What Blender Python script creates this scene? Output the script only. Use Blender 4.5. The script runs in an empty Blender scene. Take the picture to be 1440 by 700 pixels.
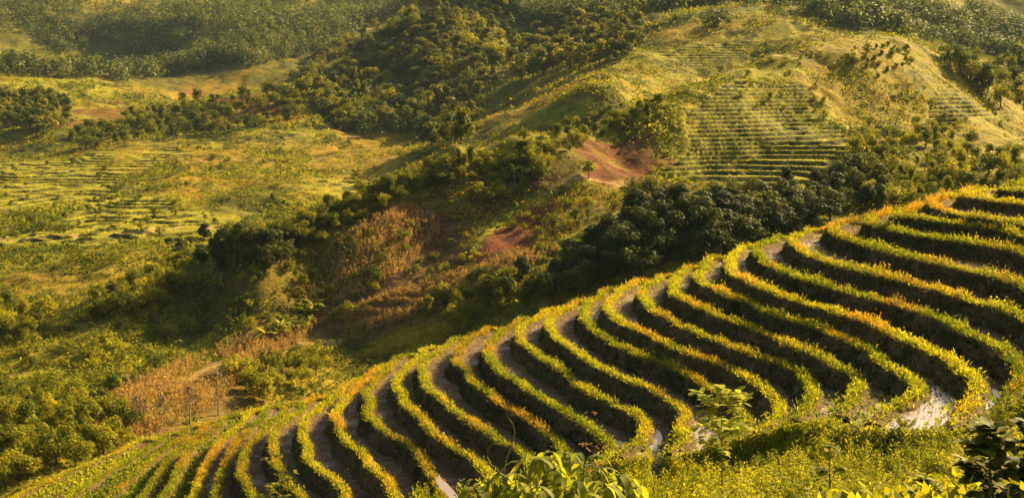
HAZE = 0.000035
EXPOSURE = 2.1
import bpy, math, random
import numpy as np
from mathutils import Vector

R0 = np.random.default_rng(7)
random.seed(7)
D = bpy.data
scene = bpy.context.scene
col = scene.collection

# ------------------------------------------------------------------ camera
F = 1876.0                       # focal length in pixels of the 1440 wide photograph
PITCH = math.radians(7.0)
cp, sp = math.cos(PITCH), math.sin(PITCH)
cam = D.cameras.new('camera')
cam.sensor_width = 36
cam.lens = 36 * F / 1440
cam.clip_start = 0.1
cam.clip_end = 6000
camo = D.objects.new('camera', cam)
camo.rotation_euler = (math.pi / 2 - PITCH, 0, 0)
col.objects.link(camo)
scene.camera = camo


def ray(px, py):
    u = (np.asarray(px, float) - 720) / F
    v = -(np.asarray(py, float) - 350) / F
    yy = cp + v * sp
    return u / yy, (-sp + v * cp) / yy          # x and z per metre of depth


def at(px, py, d):
    kx, kz = ray(px, py)
    return np.array([kx * d, d, kz * d])


def on_plane(px, py, z):
    kx, kz = ray(px, py)
    d = z / kz
    return np.stack([kx * d, d], -1)


# ------------------------------------------------------------------ noise
_T = np.random.default_rng(3).random((256, 256))


def vnoise(x, y, s=1.0, seed=0):
    x = np.asarray(x, float) / s + seed * 17.31
    y = np.asarray(y, float) / s + seed * 41.77
    xi = np.floor(x).astype(int); yi = np.floor(y).astype(int)
    fx = x - xi; fy = y - yi
    fx = fx * fx * fx * (fx * (fx * 6 - 15) + 10); fy = fy * fy * fy * (fy * (fy * 6 - 15) + 10)
    a = _T[xi & 255, yi & 255]; b = _T[(xi + 1) & 255, yi & 255]
    c = _T[xi & 255, (yi + 1) & 255]; d = _T[(xi + 1) & 255, (yi + 1) & 255]
    return (a * (1 - fx) + b * fx) * (1 - fy) + (c * (1 - fx) + d * fx) * fy - 0.5


def fbm(x, y, s, octaves=4, seed=0, gain=0.5):
    r = 0; a = 1.0
    for k in range(octaves):
        r = r + a * vnoise(x, y, s, seed + k)
        s *= 0.5; a *= gain
    return r


# ------------------------------------------------------------------ mesh helpers
def mesh_np(name, verts, faces, attrs=None, smooth=False, matidx=None):
    """verts (N,3), faces (M,3) or (M,4) index array"""
    verts = np.asarray(verts, np.float32); faces = np.asarray(faces, np.int32)
    me = D.meshes.new(name)
    n, k = faces.shape
    me.vertices.add(len(verts)); me.vertices.foreach_set('co', verts.ravel())
    me.loops.add(n * k); me.loops.foreach_set('vertex_index', faces.ravel())
    me.polygons.add(n)
    me.polygons.foreach_set('loop_start', np.arange(0, n * k, k, dtype=np.int32))
    me.polygons.foreach_set('use_smooth', np.full(n, smooth, bool))
    if matidx is not None:
        me.polygons.foreach_set('material_index', np.asarray(matidx, np.int32))
    for nm, (dom, typ, data) in (attrs or {}).items():
        a = me.attributes.new(nm, typ, dom)
        data = np.asarray(data, np.float32)
        a.data.foreach_set('value' if typ == 'FLOAT' else ('color' if 'COLOR' in typ else 'vector'), data.ravel())
    me.update(calc_edges=True)
    return me


def obj(name, me, mats=None, parent=None, loc=None):
    o = D.objects.new(name, me)
    col.objects.link(o)
    if me is not None and mats is not None:
        for m in (mats if isinstance(mats, (list, tuple)) else [mats]):
            me.materials.append(m)
    if parent is not None:
        o.parent = parent
    if loc is not None:
        o.location = loc
    return o


def tag(o, label=None, cat=None, group=None, kind=None):
    if label: o['label'] = label
    if cat: o['category'] = cat
    if group: o['group'] = group
    if kind: o['kind'] = kind
    return o


def empty(name, loc=(0, 0, 0)):
    o = D.objects.new(name, None)
    o.empty_display_size = 0.3
    o.location = loc
    col.objects.link(o)
    return o


def copy_thing(root, loc, rotz, scale):
    r = root.copy(); col.objects.link(r)
    r.location = loc; r.rotation_euler = (0, 0, rotz)
    r.scale = scale if isinstance(scale, (tuple, list)) else (scale,) * 3
    for ch in root.children:
        c = ch.copy(); col.objects.link(c); c.parent = r
    return r


def unit(v):
    return v / np.maximum(np.linalg.norm(v, axis=-1, keepdims=True), 1e-9)


def leaf_quads(P, N, T, L, W, fold=0.0):
    """diamond shaped leaves: P base points, N normals, T direction along the leaf, L length, W width"""
    N = unit(N); T = unit(T - N * (T * N).sum(-1, keepdims=True)); B = np.cross(N, T)
    L = np.broadcast_to(np.asarray(L, float), (len(P),))[:, None]
    W = np.broadcast_to(np.asarray(W, float), (len(P),))[:, None]
    a = P
    b = P + T * L * 0.45 + B * W * 0.5 + N * fold * W
    c = P + T * L
    d = P + T * L * 0.45 - B * W * 0.5 + N * fold * W
    V = np.stack([a, b, c, d], 1).reshape(-1, 3)
    Fq = np.arange(len(P) * 4).reshape(-1, 4)
    return V, Fq


class Leaves:
    """collects leaf quads with a tint value (0..1) and a material slot each"""
    def __init__(self):
        self.V = []; self.t = []; self.m = []

    def add(self, P, N, T, L, W, tint, mat=0, fold=0.0):
        V, _ = leaf_quads(np.asarray(P, float), np.asarray(N, float), np.asarray(T, float), L, W, fold)
        self.V.append(V)
        n = len(P)
        self.t.append(np.broadcast_to(np.asarray(tint, float), (n,)))
        self.m.append(np.broadcast_to(np.asarray(mat, int), (n,)))

    def mesh(self, name):
        V = np.concatenate(self.V)
        Fq = np.arange(len(V)).reshape(-1, 4)
        return mesh_np(name, V, Fq, {'tint': ('FACE', 'FLOAT', np.concatenate(self.t))}, False, np.concatenate(self.m))


def rnd_dir(n, rng, up=0.0):
    v = rng.normal(size=(n, 3)); v = unit(v)
    v[:, 2] += up
    return unit(v)


def tube(pts, radii, sides=6):
    pts = np.asarray(pts, float); n = len(pts)
    tang = np.gradient(pts, axis=0); tang = unit(tang)
    ref = np.array([0.0, 0, 1.0]) if abs(tang[0][2]) < 0.9 else np.array([1.0, 0, 0])
    V = []
    for i in range(n):
        a = np.cross(tang[i], ref); a /= max(np.linalg.norm(a), 1e-6); b = np.cross(tang[i], a)
        for k in range(sides):
            th = 2 * math.pi * k / sides
            V.append(pts[i] + radii[i] * (a * math.cos(th) + b * math.sin(th)))
    Fq = []
    for i in range(n - 1):
        for k in range(sides):
            k2 = (k + 1) % sides
            Fq.append((i * sides + k, i * sides + k2, (i + 1) * sides + k2, (i + 1) * sides + k))
    return np.array(V), np.array(Fq)


def join_tubes(name, tubes):
    V = []; Fq = []; o = 0
    for v, f in tubes:
        V.append(v); Fq.append(f + o); o += len(v)
    return mesh_np(name, np.concatenate(V), np.concatenate(Fq), smooth=True)


# ------------------------------------------------------------------ materials
def new_mat(name):
    m = D.materials.new(name); m.use_nodes = True
    nt = m.node_tree; nt.nodes.clear()
    return m, nt, nt.nodes, nt.links


def mat_leaf(name, cols, transl=0.35, rough=0.7, tr_gain=(1.25, 1.15, 0.6), spec=0.08):
    """leaf: colour by the leaf's own tint, glossy front, light shining through"""
    m, nt, N, L = new_mat(name)
    out = N.new('ShaderNodeOutputMaterial')
    at_ = N.new('ShaderNodeAttribute'); at_.attribute_name = 'tint'
    oi = N.new('ShaderNodeObjectInfo')
    mul = N.new('ShaderNodeMath'); mul.operation = 'MULTIPLY_ADD'
    mul.inputs[1].default_value = 0.5; mul.inputs[2].default_value = -0.22
    L.new(oi.outputs['Random'], mul.inputs[0])
    add = N.new('ShaderNodeMath'); add.operation = 'ADD'
    L.new(at_.outputs['Fac'], add.inputs[0]); L.new(mul.outputs[0], add.inputs[1])
    cr = N.new('ShaderNodeValToRGB')
    el = cr.color_ramp.elements
    while len(el) < len(cols): el.new(0.5)
    for i, c in enumerate(cols):
        el[i].position = i / (len(cols) - 1); el[i].color = (*c, 1)
    L.new(add.outputs[0], cr.inputs['Fac'])
    p = N.new('ShaderNodeBsdfPrincipled')
    p.inputs['Roughness'].default_value = rough
    p.inputs['Specular IOR Level'].default_value = spec
    L.new(cr.outputs['Color'], p.inputs['Base Color'])
    tr = N.new('ShaderNodeBsdfTranslucent')
    mx = N.new('ShaderNodeMix'); mx.data_type = 'RGBA'; mx.blend_type = 'MULTIPLY'
    mx.inputs['Factor'].default_value = 1.0
    L.new(cr.outputs['Color'], mx.inputs['A']); mx.inputs['B'].default_value = (*tr_gain, 1)
    L.new(mx.outputs['Result'], tr.inputs['Color'])
    ms = N.new('ShaderNodeMixShader'); ms.inputs['Fac'].default_value = transl
    L.new(p.outputs[0], ms.inputs[1]); L.new(tr.outputs[0], ms.inputs[2])
    L.new(ms.outputs[0], out.inputs['Surface'])
    return m


def mat_noise(name, cols, scale, detail=6, rough=0.95, bump=0.3, bscale=None, attr=None, damp=False):
    """mottled matt surface; with attr the colour attribute is multiplied by the mottling"""
    m, nt, N, L = new_mat(name)
    out = N.new('ShaderNodeOutputMaterial')
    tc = N.new('ShaderNodeNewGeometry')
    n1 = N.new('ShaderNodeTexNoise'); n1.inputs['Scale'].default_value = scale
    n1.inputs['Detail'].default_value = detail; n1.inputs['Roughness'].default_value = 0.65
    L.new(tc.outputs['Position'], n1.inputs['Vector'])
    cr = N.new('ShaderNodeValToRGB'); el = cr.color_ramp.elements
    while len(el) < len(cols): el.new(0.5)
    for i, c in enumerate(cols):
        el[i].position = 0.28 + 0.44 * i / (len(cols) - 1); el[i].color = (*c, 1)
    L.new(n1.outputs['Fac'], cr.inputs['Fac'])
    n3 = N.new('ShaderNodeTexNoise'); n3.inputs['Scale'].default_value = scale * 5; n3.inputs['Detail'].default_value = 4
    L.new(tc.outputs['Position'], n3.inputs['Vector'])
    mr = N.new('ShaderNodeMapRange'); mr.inputs['From Min'].default_value = 0.3; mr.inputs['From Max'].default_value = 0.7
    mr.inputs['To Min'].default_value = 0.55; mr.inputs['To Max'].default_value = 1.4
    L.new(n3.outputs['Fac'], mr.inputs['Value'])
    mm_ = N.new('ShaderNodeMix'); mm_.data_type = 'RGBA'; mm_.blend_type = 'MULTIPLY'; mm_.inputs['Factor'].default_value = 1.0
    L.new(cr.outputs['Color'], mm_.inputs['A']); L.new(mr.outputs['Result'], mm_.inputs['B'])
    colour = mm_.outputs['Result']
    if attr:
        a = N.new('ShaderNodeAttribute'); a.attribute_name = attr
        mx = N.new('ShaderNodeMix'); mx.data_type = 'RGBA'; mx.blend_type = 'MULTIPLY'
        mx.inputs['Factor'].default_value = 1.0
        L.new(a.outputs['Color'], mx.inputs['A']); L.new(colour, mx.inputs['B'])
        colour = mx.outputs['Result']
    p = N.new('ShaderNodeBsdfPrincipled'); p.inputs['Roughness'].default_value = rough
    p.inputs['Specular IOR Level'].default_value = 0.04
    L.new(colour, p.inputs['Base Color'])
    if damp:          # wet mud: smoother and darker in patches
        n4 = N.new('ShaderNodeTexNoise'); n4.inputs['Scale'].default_value = 0.45; n4.inputs['Detail'].default_value = 5
        L.new(tc.outputs['Position'], n4.inputs['Vector'])
        m4 = N.new('ShaderNodeMapRange'); m4.inputs['From Min'].default_value = 0.5; m4.inputs['From Max'].default_value = 0.62
        m4.inputs['To Min'].default_value = 0.95; m4.inputs['To Max'].default_value = 0.42
        L.new(n4.outputs['Fac'], m4.inputs['Value']); L.new(m4.outputs['Result'], p.inputs['Roughness'])
        p.inputs['Specular IOR Level'].default_value = 0.12
    n2 = N.new('ShaderNodeTexNoise'); n2.inputs['Scale'].default_value = bscale or scale * 4
    n2.inputs['Detail'].default_value = 5
    L.new(tc.outputs['Position'], n2.inputs['Vector'])
    b = N.new('ShaderNodeBump'); b.inputs['Strength'].default_value = bump
    b.inputs['Distance'].default_value = 0.3
    L.new(n2.outputs['Fac'], b.inputs['Height']); L.new(b.outputs['Normal'], p.inputs['Normal'])
    L.new(p.outputs[0], out.inputs['Surface'])
    return m


M = {}
M['terrain'] = mat_noise('terrain_cover', [(0.55, 0.55, 0.5), (1.0, 1.0, 1.0), (1.5, 1.4, 1.3)], 0.35, attr='ground', bump=0.6, bscale=1.2)
M['bank'] = mat_noise('terrace_bank_soil', [(0.05, 0.038, 0.014), (0.10, 0.07, 0.028), (0.15, 0.10, 0.04)], 2.2, bump=0.6)
M['field'] = mat_noise('paddy_stubble_soil', [(0.05, 0.032, 0.017), (0.11, 0.070, 0.038), (0.17, 0.11, 0.066)], 1.6, bump=0.8, damp=True)
M['bark'] = mat_noise('bark', [(0.06, 0.045, 0.03), (0.14, 0.10, 0.065)], 6, bump=0.3)
M['pale_bark'] = mat_noise('pale_bark', [(0.28, 0.2, 0.11), (0.42, 0.32, 0.2)], 6, bump=0.2)
M['hill_soil'] = mat_noise('hillside_soil', [(0.05, 0.045, 0.015), (0.09, 0.075, 0.03)], 1.5, bump=0.5)
M['leaf_tree'] = mat_leaf('tree_leaves', [(0.022, 0.045, 0.004), (0.11, 0.13, 0.007), (0.32, 0.28, 0.012)], 0.4)
M['leaf_shade_dark'] = mat_leaf('shade_dark_leaves', [(0.010, 0.02, 0.004), (0.032, 0.05, 0.007), (0.16, 0.16, 0.012)], 0.3)  # shade of the gully put into the leaf colour
M['leaf_forest'] = mat_leaf('forest_leaves', [(0.020, 0.042, 0.005), (0.10, 0.115, 0.009), (0.28, 0.24, 0.016)], 0.36)
M['leaf_rim'] = mat_leaf('rim_leaves', [(0.05, 0.09, 0.007), (0.17, 0.20, 0.010), (0.38, 0.35, 0.016)], 0.5)
M['grass_gold'] = mat_leaf('golden_grass', [(0.20, 0.15, 0.015), (0.36, 0.25, 0.02), (0.50, 0.32, 0.03)], 0.45, tr_gain=(1.15, 0.95, 0.6))
M['grass_dry'] = mat_leaf('dry_stalks', [(0.10, 0.07, 0.04), (0.2, 0.14, 0.075), (0.34, 0.24, 0.12)], 0.25, tr_gain=(1.1, 0.95, 0.7))
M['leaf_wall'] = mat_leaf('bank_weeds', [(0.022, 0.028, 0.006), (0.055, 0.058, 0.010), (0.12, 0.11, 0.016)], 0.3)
M['leaf_near'] = mat_leaf('near_shrub_leaves', [(0.05, 0.085, 0.006), (0.20, 0.205, 0.008), (0.36, 0.33, 0.014)], 0.5)
M['leaf_broad'] = mat_leaf('broad_leaves', [(0.06, 0.09, 0.010), (0.17, 0.20, 0.016), (0.36, 0.35, 0.03)], 0.58, rough=0.6, spec=0.1)
M['leaf_red'] = mat_leaf('reddish_leaves', [(0.10, 0.05, 0.015), (0.22, 0.09, 0.02), (0.3, 0.14, 0.025)], 0.4, tr_gain=(1.2, 0.9, 0.6))
M['leaf_bright'] = mat_leaf('bright_tree_leaves', [(0.035, 0.06, 0.005), (0.17, 0.18, 0.009), (0.42, 0.36, 0.014)], 0.45)
M['maize'] = mat_leaf('dry_maize_leaves', [(0.10, 0.065, 0.02), (0.24, 0.16, 0.045), (0.44, 0.29, 0.08)], 0.3, tr_gain=(1.1, 0.95, 0.7))
M['leaf_far'] = mat_leaf('far_forest_leaves', [(0.016, 0.038, 0.009), (0.062, 0.090, 0.017), (0.17, 0.18, 0.03)], 0.3)
M['leaf_sapling'] = mat_leaf('sapling_leaves', [(0.14, 0.18, 0.015), (0.28, 0.31, 0.025), (0.44, 0.44, 0.05)], 0.6)
M['tussock'] = mat_leaf('tussock_grass', [(0.11, 0.085, 0.008), (0.24, 0.165, 0.013), (0.38, 0.25, 0.022)], 0.38)
M['stem'] = mat_noise('green_stem', [(0.10, 0.10, 0.02), (0.2, 0.17, 0.04)], 8, bump=0.1)

# ------------------------------------------------------------------ the lie of the land: known points (pixel, depth)
CP = [
    # ridge that carries the dome, falling away to the left
    (1440, 165, 330), (1340, 95, 335), (1270, 62, 330), (1200, 55, 325), (1100, 70, 308), (1000, 108, 282), (930, 140, 258), (870, 160, 243), (800, 185, 230), (720, 208, 221),
    (640, 230, 213), (560, 262, 205), (450, 310, 196), (340, 345, 188),
    # its near face
    (1300, 150, 292), (1300, 220, 240), (1440, 240, 220), (1100, 170, 255), (1200, 150, 270), (1200, 240, 215), (1100, 250, 215), (1000, 200, 235), (1000, 290, 190), (1050, 310, 180),
    (870, 230, 222), (760, 320, 197), (700, 270, 210), (600, 330, 199), (600, 400, 187), (600, 450, 177),
    (450, 360, 190), (450, 400, 186), (450, 450, 177), (300, 440, 179), (300, 510, 158), (700, 390, 180), (750, 380, 176), (900, 330, 172), (1000, 340, 168),
    (200, 600, 130), (60, 620, 118), (20, 560, 142), (20, 480, 165), (50, 400, 195), (150, 500, 158), (180, 400, 190),
    # valley fields on the left
    (100, 300, 280), (200, 250, 340), (0, 250, 350), (0, 320, 260), (400, 220, 400), (300, 260, 320), (300, 310, 260), (480, 230, 360), (540, 215, 400), (-200, 300, 280), (-200, 450, 180),
    (250, 360, 215), (420, 270, 300),
    # middle ridge, forested hill
    (0, 215, 430), (100, 190, 480), (200, 172, 500), (300, 140, 520), (380, 120, 540), (450, 85, 560), (520, 45, 580), (590, 0, 600), (680, -60, 640),
    (620, 60, 545), (650, 130, 490), (600, 200, 430), (480, 170, 470), (300, 190, 440), (720, 40, 600), (560, 120, 520),
    # behind it
    (350, 100, 680), (200, 115, 650), (50, 120, 600), (-150, 110, 620), (420, 80, 740), (0, 140, 560),
    # far left slope
    (0, 0, 950), (300, 0, 1000), (200, 60, 830), (50, 60, 800), (450, 20, 950), (0, -40, 1150), (400, -40, 1200), (520, 0, 1000), (-250, 0, 950), (-250, -40, 1150),
    # right of the hill: side valley, plateau and woods
    (800, 100, 480), (760, 150, 400), (720, 170, 370), (690, 190, 345), (900, 90, 430), (850, 130, 330), (1000, 60, 470), (900, 55, 520), (1100, 45, 480), (1180, 42, 500), (850, 40, 580), (800, 10, 680),
    (1000, 15, 680), (1300, 50, 640), (1440, 75, 600), (1200, 0, 850), (1440, 0, 900), (900, -30, 900), (1200, -40, 1100), (1440, -40, 1100), (1700, 0, 900), (1650, 90, 600), (1700, 180, 330), (1700, 250, 200),
    (1440, 110, 480), (700, -50, 1100),
]
CPX = [  # hidden ground: (pixel column, depth, height)
    (1300, 400, 2), (1100, 370, -7), (1000, 330, -13), (900, 290, -15), (800, 265, -20), (700, 255, -24), (600, 240, -26), (480, 230, -27), (360, 215, -28),
    (1100, 150, -27), (950, 140, -31), (800, 132, -34), (650, 125, -37), (500, 118, -38), (300, 108, -38), (100, 100, -36), (-200, 95, -34),
    (1100, 110, -22), (950, 108, -27), (800, 106, -31), (1440, 140, -16), (1300, 150, -20), (1440, 100, -12), (1700, 90, -8),
    (650, 92, -34), (450, 85, -36), (200, 80, -36), (600, 70, -34), (200, 60, -30), (900, 70, -26), (1200, 60, -18), (900, 50, -24), (1400, 50, -12), (1700, 50, -6),
    (600, 620, 24), (450, 650, -4), (350, 610, -14), (-400, 120, -30),
]
pts = [at(*c) for c in CP]
for px, d, z in CPX:
    pts.append(np.array([(px - 720) / F / cp * d, d, z]))
pts = np.array(pts)
ISO = 0.01


def tps(r2):
    return np.where(r2 > 1e-12, r2 * np.log(np.maximum(r2, 1e-12)), 0)


def warp(x, y):           # distances far away count less, so the surface stays supple near and broad far off
    s = np.log(np.maximum(y, 20) / 20.0)
    return np.stack([x / np.maximum(y, 20) * 2.6, s], -1)


W0 = warp(pts[:, 0], pts[:, 1])
n = len(W0)
A = np.zeros((n + 3, n + 3))
A[:n, :n] = tps(((W0[:, None] - W0[None]) ** 2).sum(-1)) + np.eye(n) * 2e-4
A[:n, n] = 1; A[:n, n + 1:] = W0; A[n, :n] = 1; A[n + 1:, :n] = W0.T
SL = pts[:, 2] / pts[:, 1]
coef = np.linalg.solve(A, np.concatenate([SL, np.zeros(3)]))


def Z0(x, y):
    w = warp(x, y)
    sh = w.shape[:-1]; w = w.reshape(-1, 2)
    out = np.empty(len(w))
    for i in range(0, len(w), 60000):
        q = w[i:i + 60000]
        out[i:i + 60000] = tps(((q[:, None] - W0[None]) ** 2).sum(-1)) @ coef[:n] + coef[n] + q @ coef[n + 1:]
    return out.reshape(sh) * np.maximum(y, 20)


def relief(x, y):
    f = np.clip((y - 90) / 120, 0, 1)
    r = 3.8 * fbm(x, y, 50, 3, 1) + 2.2 * fbm(x, y, 15, 4, 5)
    far = np.clip((y - 330) / 350, 0, 1)
    rid = 1 - np.abs(2 * vnoise(x, y, 130, 9)) * 2
    r = r + far * (22 * fbm(x, y, 170, 3, 11) + 7 * rid * 0.6)
    return r * f


# fan shaped grid of the terrain, finer near
KX = np.linspace(-0.62, 0.62, 860)
YS = [70.0]
while YS[-1] < 1500:
    y = YS[-1]
    YS.append(y + max(0.38, 0.0017 * y if y < 450 else 0.0045 * y))
YS = np.array(YS)
GX = KX[None, :] * YS[:, None]; GY = np.repeat(YS[:, None], len(KX), 1)
GZ = Z0(GX, GY) + relief(GX, GY)


def hit(px, py, dmin=105):
    """where the view ray through a pixel meets the terrain"""
    kx, kz = ray(px, py)
    c = int(np.clip(np.searchsorted(KX, kx), 0, len(KX) - 1))
    j0 = int(np.searchsorted(YS, dmin))
    s = GZ[j0:, c] / YS[j0:]
    k = np.argmax(s >= kz)
    if s[k] < kz: k = len(s) - 1
    d = YS[j0 + k]
    return np.array([kx * d, d, GZ[j0 + k, c]])


def ground(x, y):
    """terrain height at world points (bilinear on the fan grid)"""
    x = np.asarray(x, float); y = np.asarray(y, float)
    k = np.clip((x / y - KX[0]) / (KX[1] - KX[0]), 0, len(KX) - 1.001)
    j = np.clip(np.searchsorted(YS, y) - 1, 0, len(YS) - 2)
    ki = k.astype(int); fk = k - ki
    fj = np.clip((y - YS[j]) / (YS[j + 1] - YS[j]), 0, 1)
    return (GZ[j, ki] * (1 - fk) + GZ[j, ki + 1] * fk) * (1 - fj) + (GZ[j + 1, ki] * (1 - fk) + GZ[j + 1, ki + 1] * fk) * fj


def inside(poly, x, y):
    r = np.zeros(np.shape(x), bool); n_ = len(poly)
    j = n_ - 1
    for i in range(n_):
        xi, yi = poly[i]; xj, yj = poly[j]
        c = ((yi > y) != (yj > y)) & (x < (xj - xi) * (y - yi) / (yj - yi + 1e-12) + xi)
        r ^= c
        j = i
    return r


def wpoly(pix, dmin=105):
    return [tuple(hit(px, py, dmin)[:2]) for px, py in pix]


# ------------------------------------------------------------------ hill terraces and what covers the ground
HT = [  # (outline in pixels, step in metres)
    ([(985, 128), (1060, 118), (1150, 140), (1185, 190), (1222, 215), (1215, 250), (1170, 275), (1090, 275), (1020, 268), (930, 262), (925, 230), (965, 185)], 0.72),
    ([(925, 122), (1080, 66), (1160, 60), (1060, 92), (960, 122)], 0.8),
    ([(1290, 125), (1330, 120), (1415, 160), (1420, 175), (1280, 175)], 0.9),
    ([(1180, 192), (1225, 180), (1290, 185), (1325, 212), (1235, 252), (1218, 215)], 0.9),
    ([(0, 235), (60, 225), (175, 222), (240, 205), (270, 215), (180, 245), (160, 275), (105, 290), (0, 300)], 0.55),
    ([(105, 290), (140, 278), (255, 280), (300, 322), (270, 338), (120, 330)], 0.48),
    ([(0, 335), (60, 325), (240, 322), (300, 325), (280, 340), (120, 345), (0, 350)], 0.6),
    ([(930, 80), (1000, 45), (1100, 35), (1180, 45), (1080, 62), (960, 95)], 0.9),
    ([(430, 255), (500, 235), (560, 250), (470, 285)], 0.7),
    ([(640, 400), (760, 345), (860, 310), (880, 330), (800, 365), (700, 405), (560, 445), (500, 440)], 1.1),
]
HTW = [(wpoly(p), s) for p, s in HT]
jit = 1.0
XN = GX + 7.0 * vnoise(GX, GY, 12, 31); YN = GY + 9.0 * vnoise(GX, GY, 12, 32)
GZ_smooth = GZ.copy()
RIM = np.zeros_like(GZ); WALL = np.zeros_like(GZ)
TMASK = np.zeros(GZ.shape, bool)
for poly, s in HTW:
    bx = [p[0] for p in poly]; by = [p[1] for p in poly]
    m = (GX > min(bx) - 4) & (GX < max(bx) + 4) & (GY > min(by) - 4) & (GY < max(by) + 4)
    q = np.zeros(GZ.shape, bool)
    q[m] = inside(poly, XN[m], YN[m])
    zz = GZ_smooth[q] + 0.5 * vnoise(GX[q], GY[q], 18, 40)
    fr = zz / s - np.floor(zz / s)
    st = np.floor(zz / s) * s + s * np.clip((fr - 0.72) / 0.28, 0, 1)
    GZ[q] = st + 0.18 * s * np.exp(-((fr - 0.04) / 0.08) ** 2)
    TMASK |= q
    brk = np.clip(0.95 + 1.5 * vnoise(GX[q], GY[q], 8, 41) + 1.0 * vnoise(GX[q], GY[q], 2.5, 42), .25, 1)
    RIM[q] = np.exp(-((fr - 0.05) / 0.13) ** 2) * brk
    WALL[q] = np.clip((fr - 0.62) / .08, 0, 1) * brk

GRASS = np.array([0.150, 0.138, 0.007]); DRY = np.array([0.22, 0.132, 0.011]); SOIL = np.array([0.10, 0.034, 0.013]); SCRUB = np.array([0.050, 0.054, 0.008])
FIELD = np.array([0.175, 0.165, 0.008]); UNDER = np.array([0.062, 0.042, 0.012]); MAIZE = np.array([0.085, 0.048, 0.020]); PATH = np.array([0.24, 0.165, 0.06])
nA = fbm(GX, GY, 40, 4, 21); nB = fbm(GX, GY, 11, 4, 25); nC = fbm(GX, GY, 3.5, 3, 29)
G = GRASS[None, None] * np.ones(GZ.shape + (1,))


def mixto(colr, w):
    global G
    G = G * (1 - w[..., None]) + colr * w[..., None]


mixto(DRY, np.clip(0.4 + 2.2 * nA + 1.2 * nB, 0, 1) * 0.42)
mixto(SCRUB, np.clip(0.0 + 2.6 * nB - 1.0 * nA + 1.6 * nC, 0, 1) * 0.85)
AREAS = [
    (SCRUB, [(0, 0), (590, 0), (450, 85), (380, 115), (180, 120), (0, 112)], .75),
    (SCRUB, [(590, 0), (900, 0), (840, 60), (720, 120), (660, 180), (560, 200), (470, 190), (380, 120), (450, 85)], .75),
    (SCRUB, [(1180, 0), (1440, 0), (1440, 95), (1340, 90), (1190, 40)], .6),
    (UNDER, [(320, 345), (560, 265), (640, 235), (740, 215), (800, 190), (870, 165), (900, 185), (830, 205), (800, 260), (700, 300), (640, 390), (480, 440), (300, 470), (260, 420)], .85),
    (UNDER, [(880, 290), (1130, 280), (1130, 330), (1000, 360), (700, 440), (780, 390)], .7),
    (FIELD, HT[0][0], .8), (FIELD, HT[1][0], .6), (FIELD, HT[2][0], .5), (FIELD, HT[4][0], .7), (FIELD, HT[5][0], .85), (FIELD, HT[6][0], .6), (FIELD, HT[7][0], .6), (FIELD, HT[8][0], .7),
    (FIELD, [(0, 112), (150, 112), (175, 130), (60, 145), (0, 140)], .9),
    (DRY, [(1090, 108), (1130, 85), (1200, 100), (1250, 140), (1290, 172), (1240, 190), (1170, 175), (1120, 130)], .45),
    (DRY, [(0, 395), (100, 360), (190, 348), (240, 362), (120, 430), (0, 440)], .5),
    (DRY, [(470, 185), (560, 178), (590, 190), (570, 225), (500, 235), (420, 225)], .6),
    (DRY, [(180, 230), (260, 218), (300, 235), (300, 290), (220, 275)], .4),
    (DRY, [(330, 100), (370, 92), (360, 100), (230, 135), (200, 130)], .7),
    (MAIZE, [(150, 560), (280, 500), (420, 440), (620, 330), (660, 370), (480, 480), (330, 560), (180, 640), (100, 640)], .75),
    (MAIZE, [(460, 440), (640, 370), (760, 350), (700, 400), (520, 470)], .5),
    (SOIL, [(800, 205), (850, 192), (900, 190), (920, 225), (912, 262), (870, 275), (845, 262), (800, 250)], .95),
    (SOIL, [(655, 384), (690, 328), (745, 297), (788, 288), (774, 326), (715, 374), (680, 386)], 1.0),
    (SOIL, [(520, 295), (590, 282), (622, 300), (600, 345), (540, 355)], .6),
    (SOIL, [(300, 152), (370, 128), (385, 150), (330, 170)], .8),
    (SOIL, [(40, 195), (110, 165), (170, 145), (195, 138), (190, 155), (120, 182)], .75),
    (SOIL, [(110, 45), (130, 42), (145, 62), (125, 60)], .8),
    (SOIL, [(260, 128), (300, 122), (310, 135), (270, 138)], .6),
]
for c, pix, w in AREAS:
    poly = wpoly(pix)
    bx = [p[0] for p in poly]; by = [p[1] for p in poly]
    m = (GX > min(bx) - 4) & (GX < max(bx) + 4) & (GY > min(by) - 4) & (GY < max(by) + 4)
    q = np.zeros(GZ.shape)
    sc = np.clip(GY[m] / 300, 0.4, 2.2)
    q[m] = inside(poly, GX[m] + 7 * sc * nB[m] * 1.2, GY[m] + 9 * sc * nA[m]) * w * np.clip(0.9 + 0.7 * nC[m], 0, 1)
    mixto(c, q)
mixto(np.array([0.030, 0.034, 0.008]), WALL * 0.9)  # dark wall weeds, with the shade under the rim painted into the colour
mixto(np.array([0.24, 0.22, 0.012]), RIM * 0.75)
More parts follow.
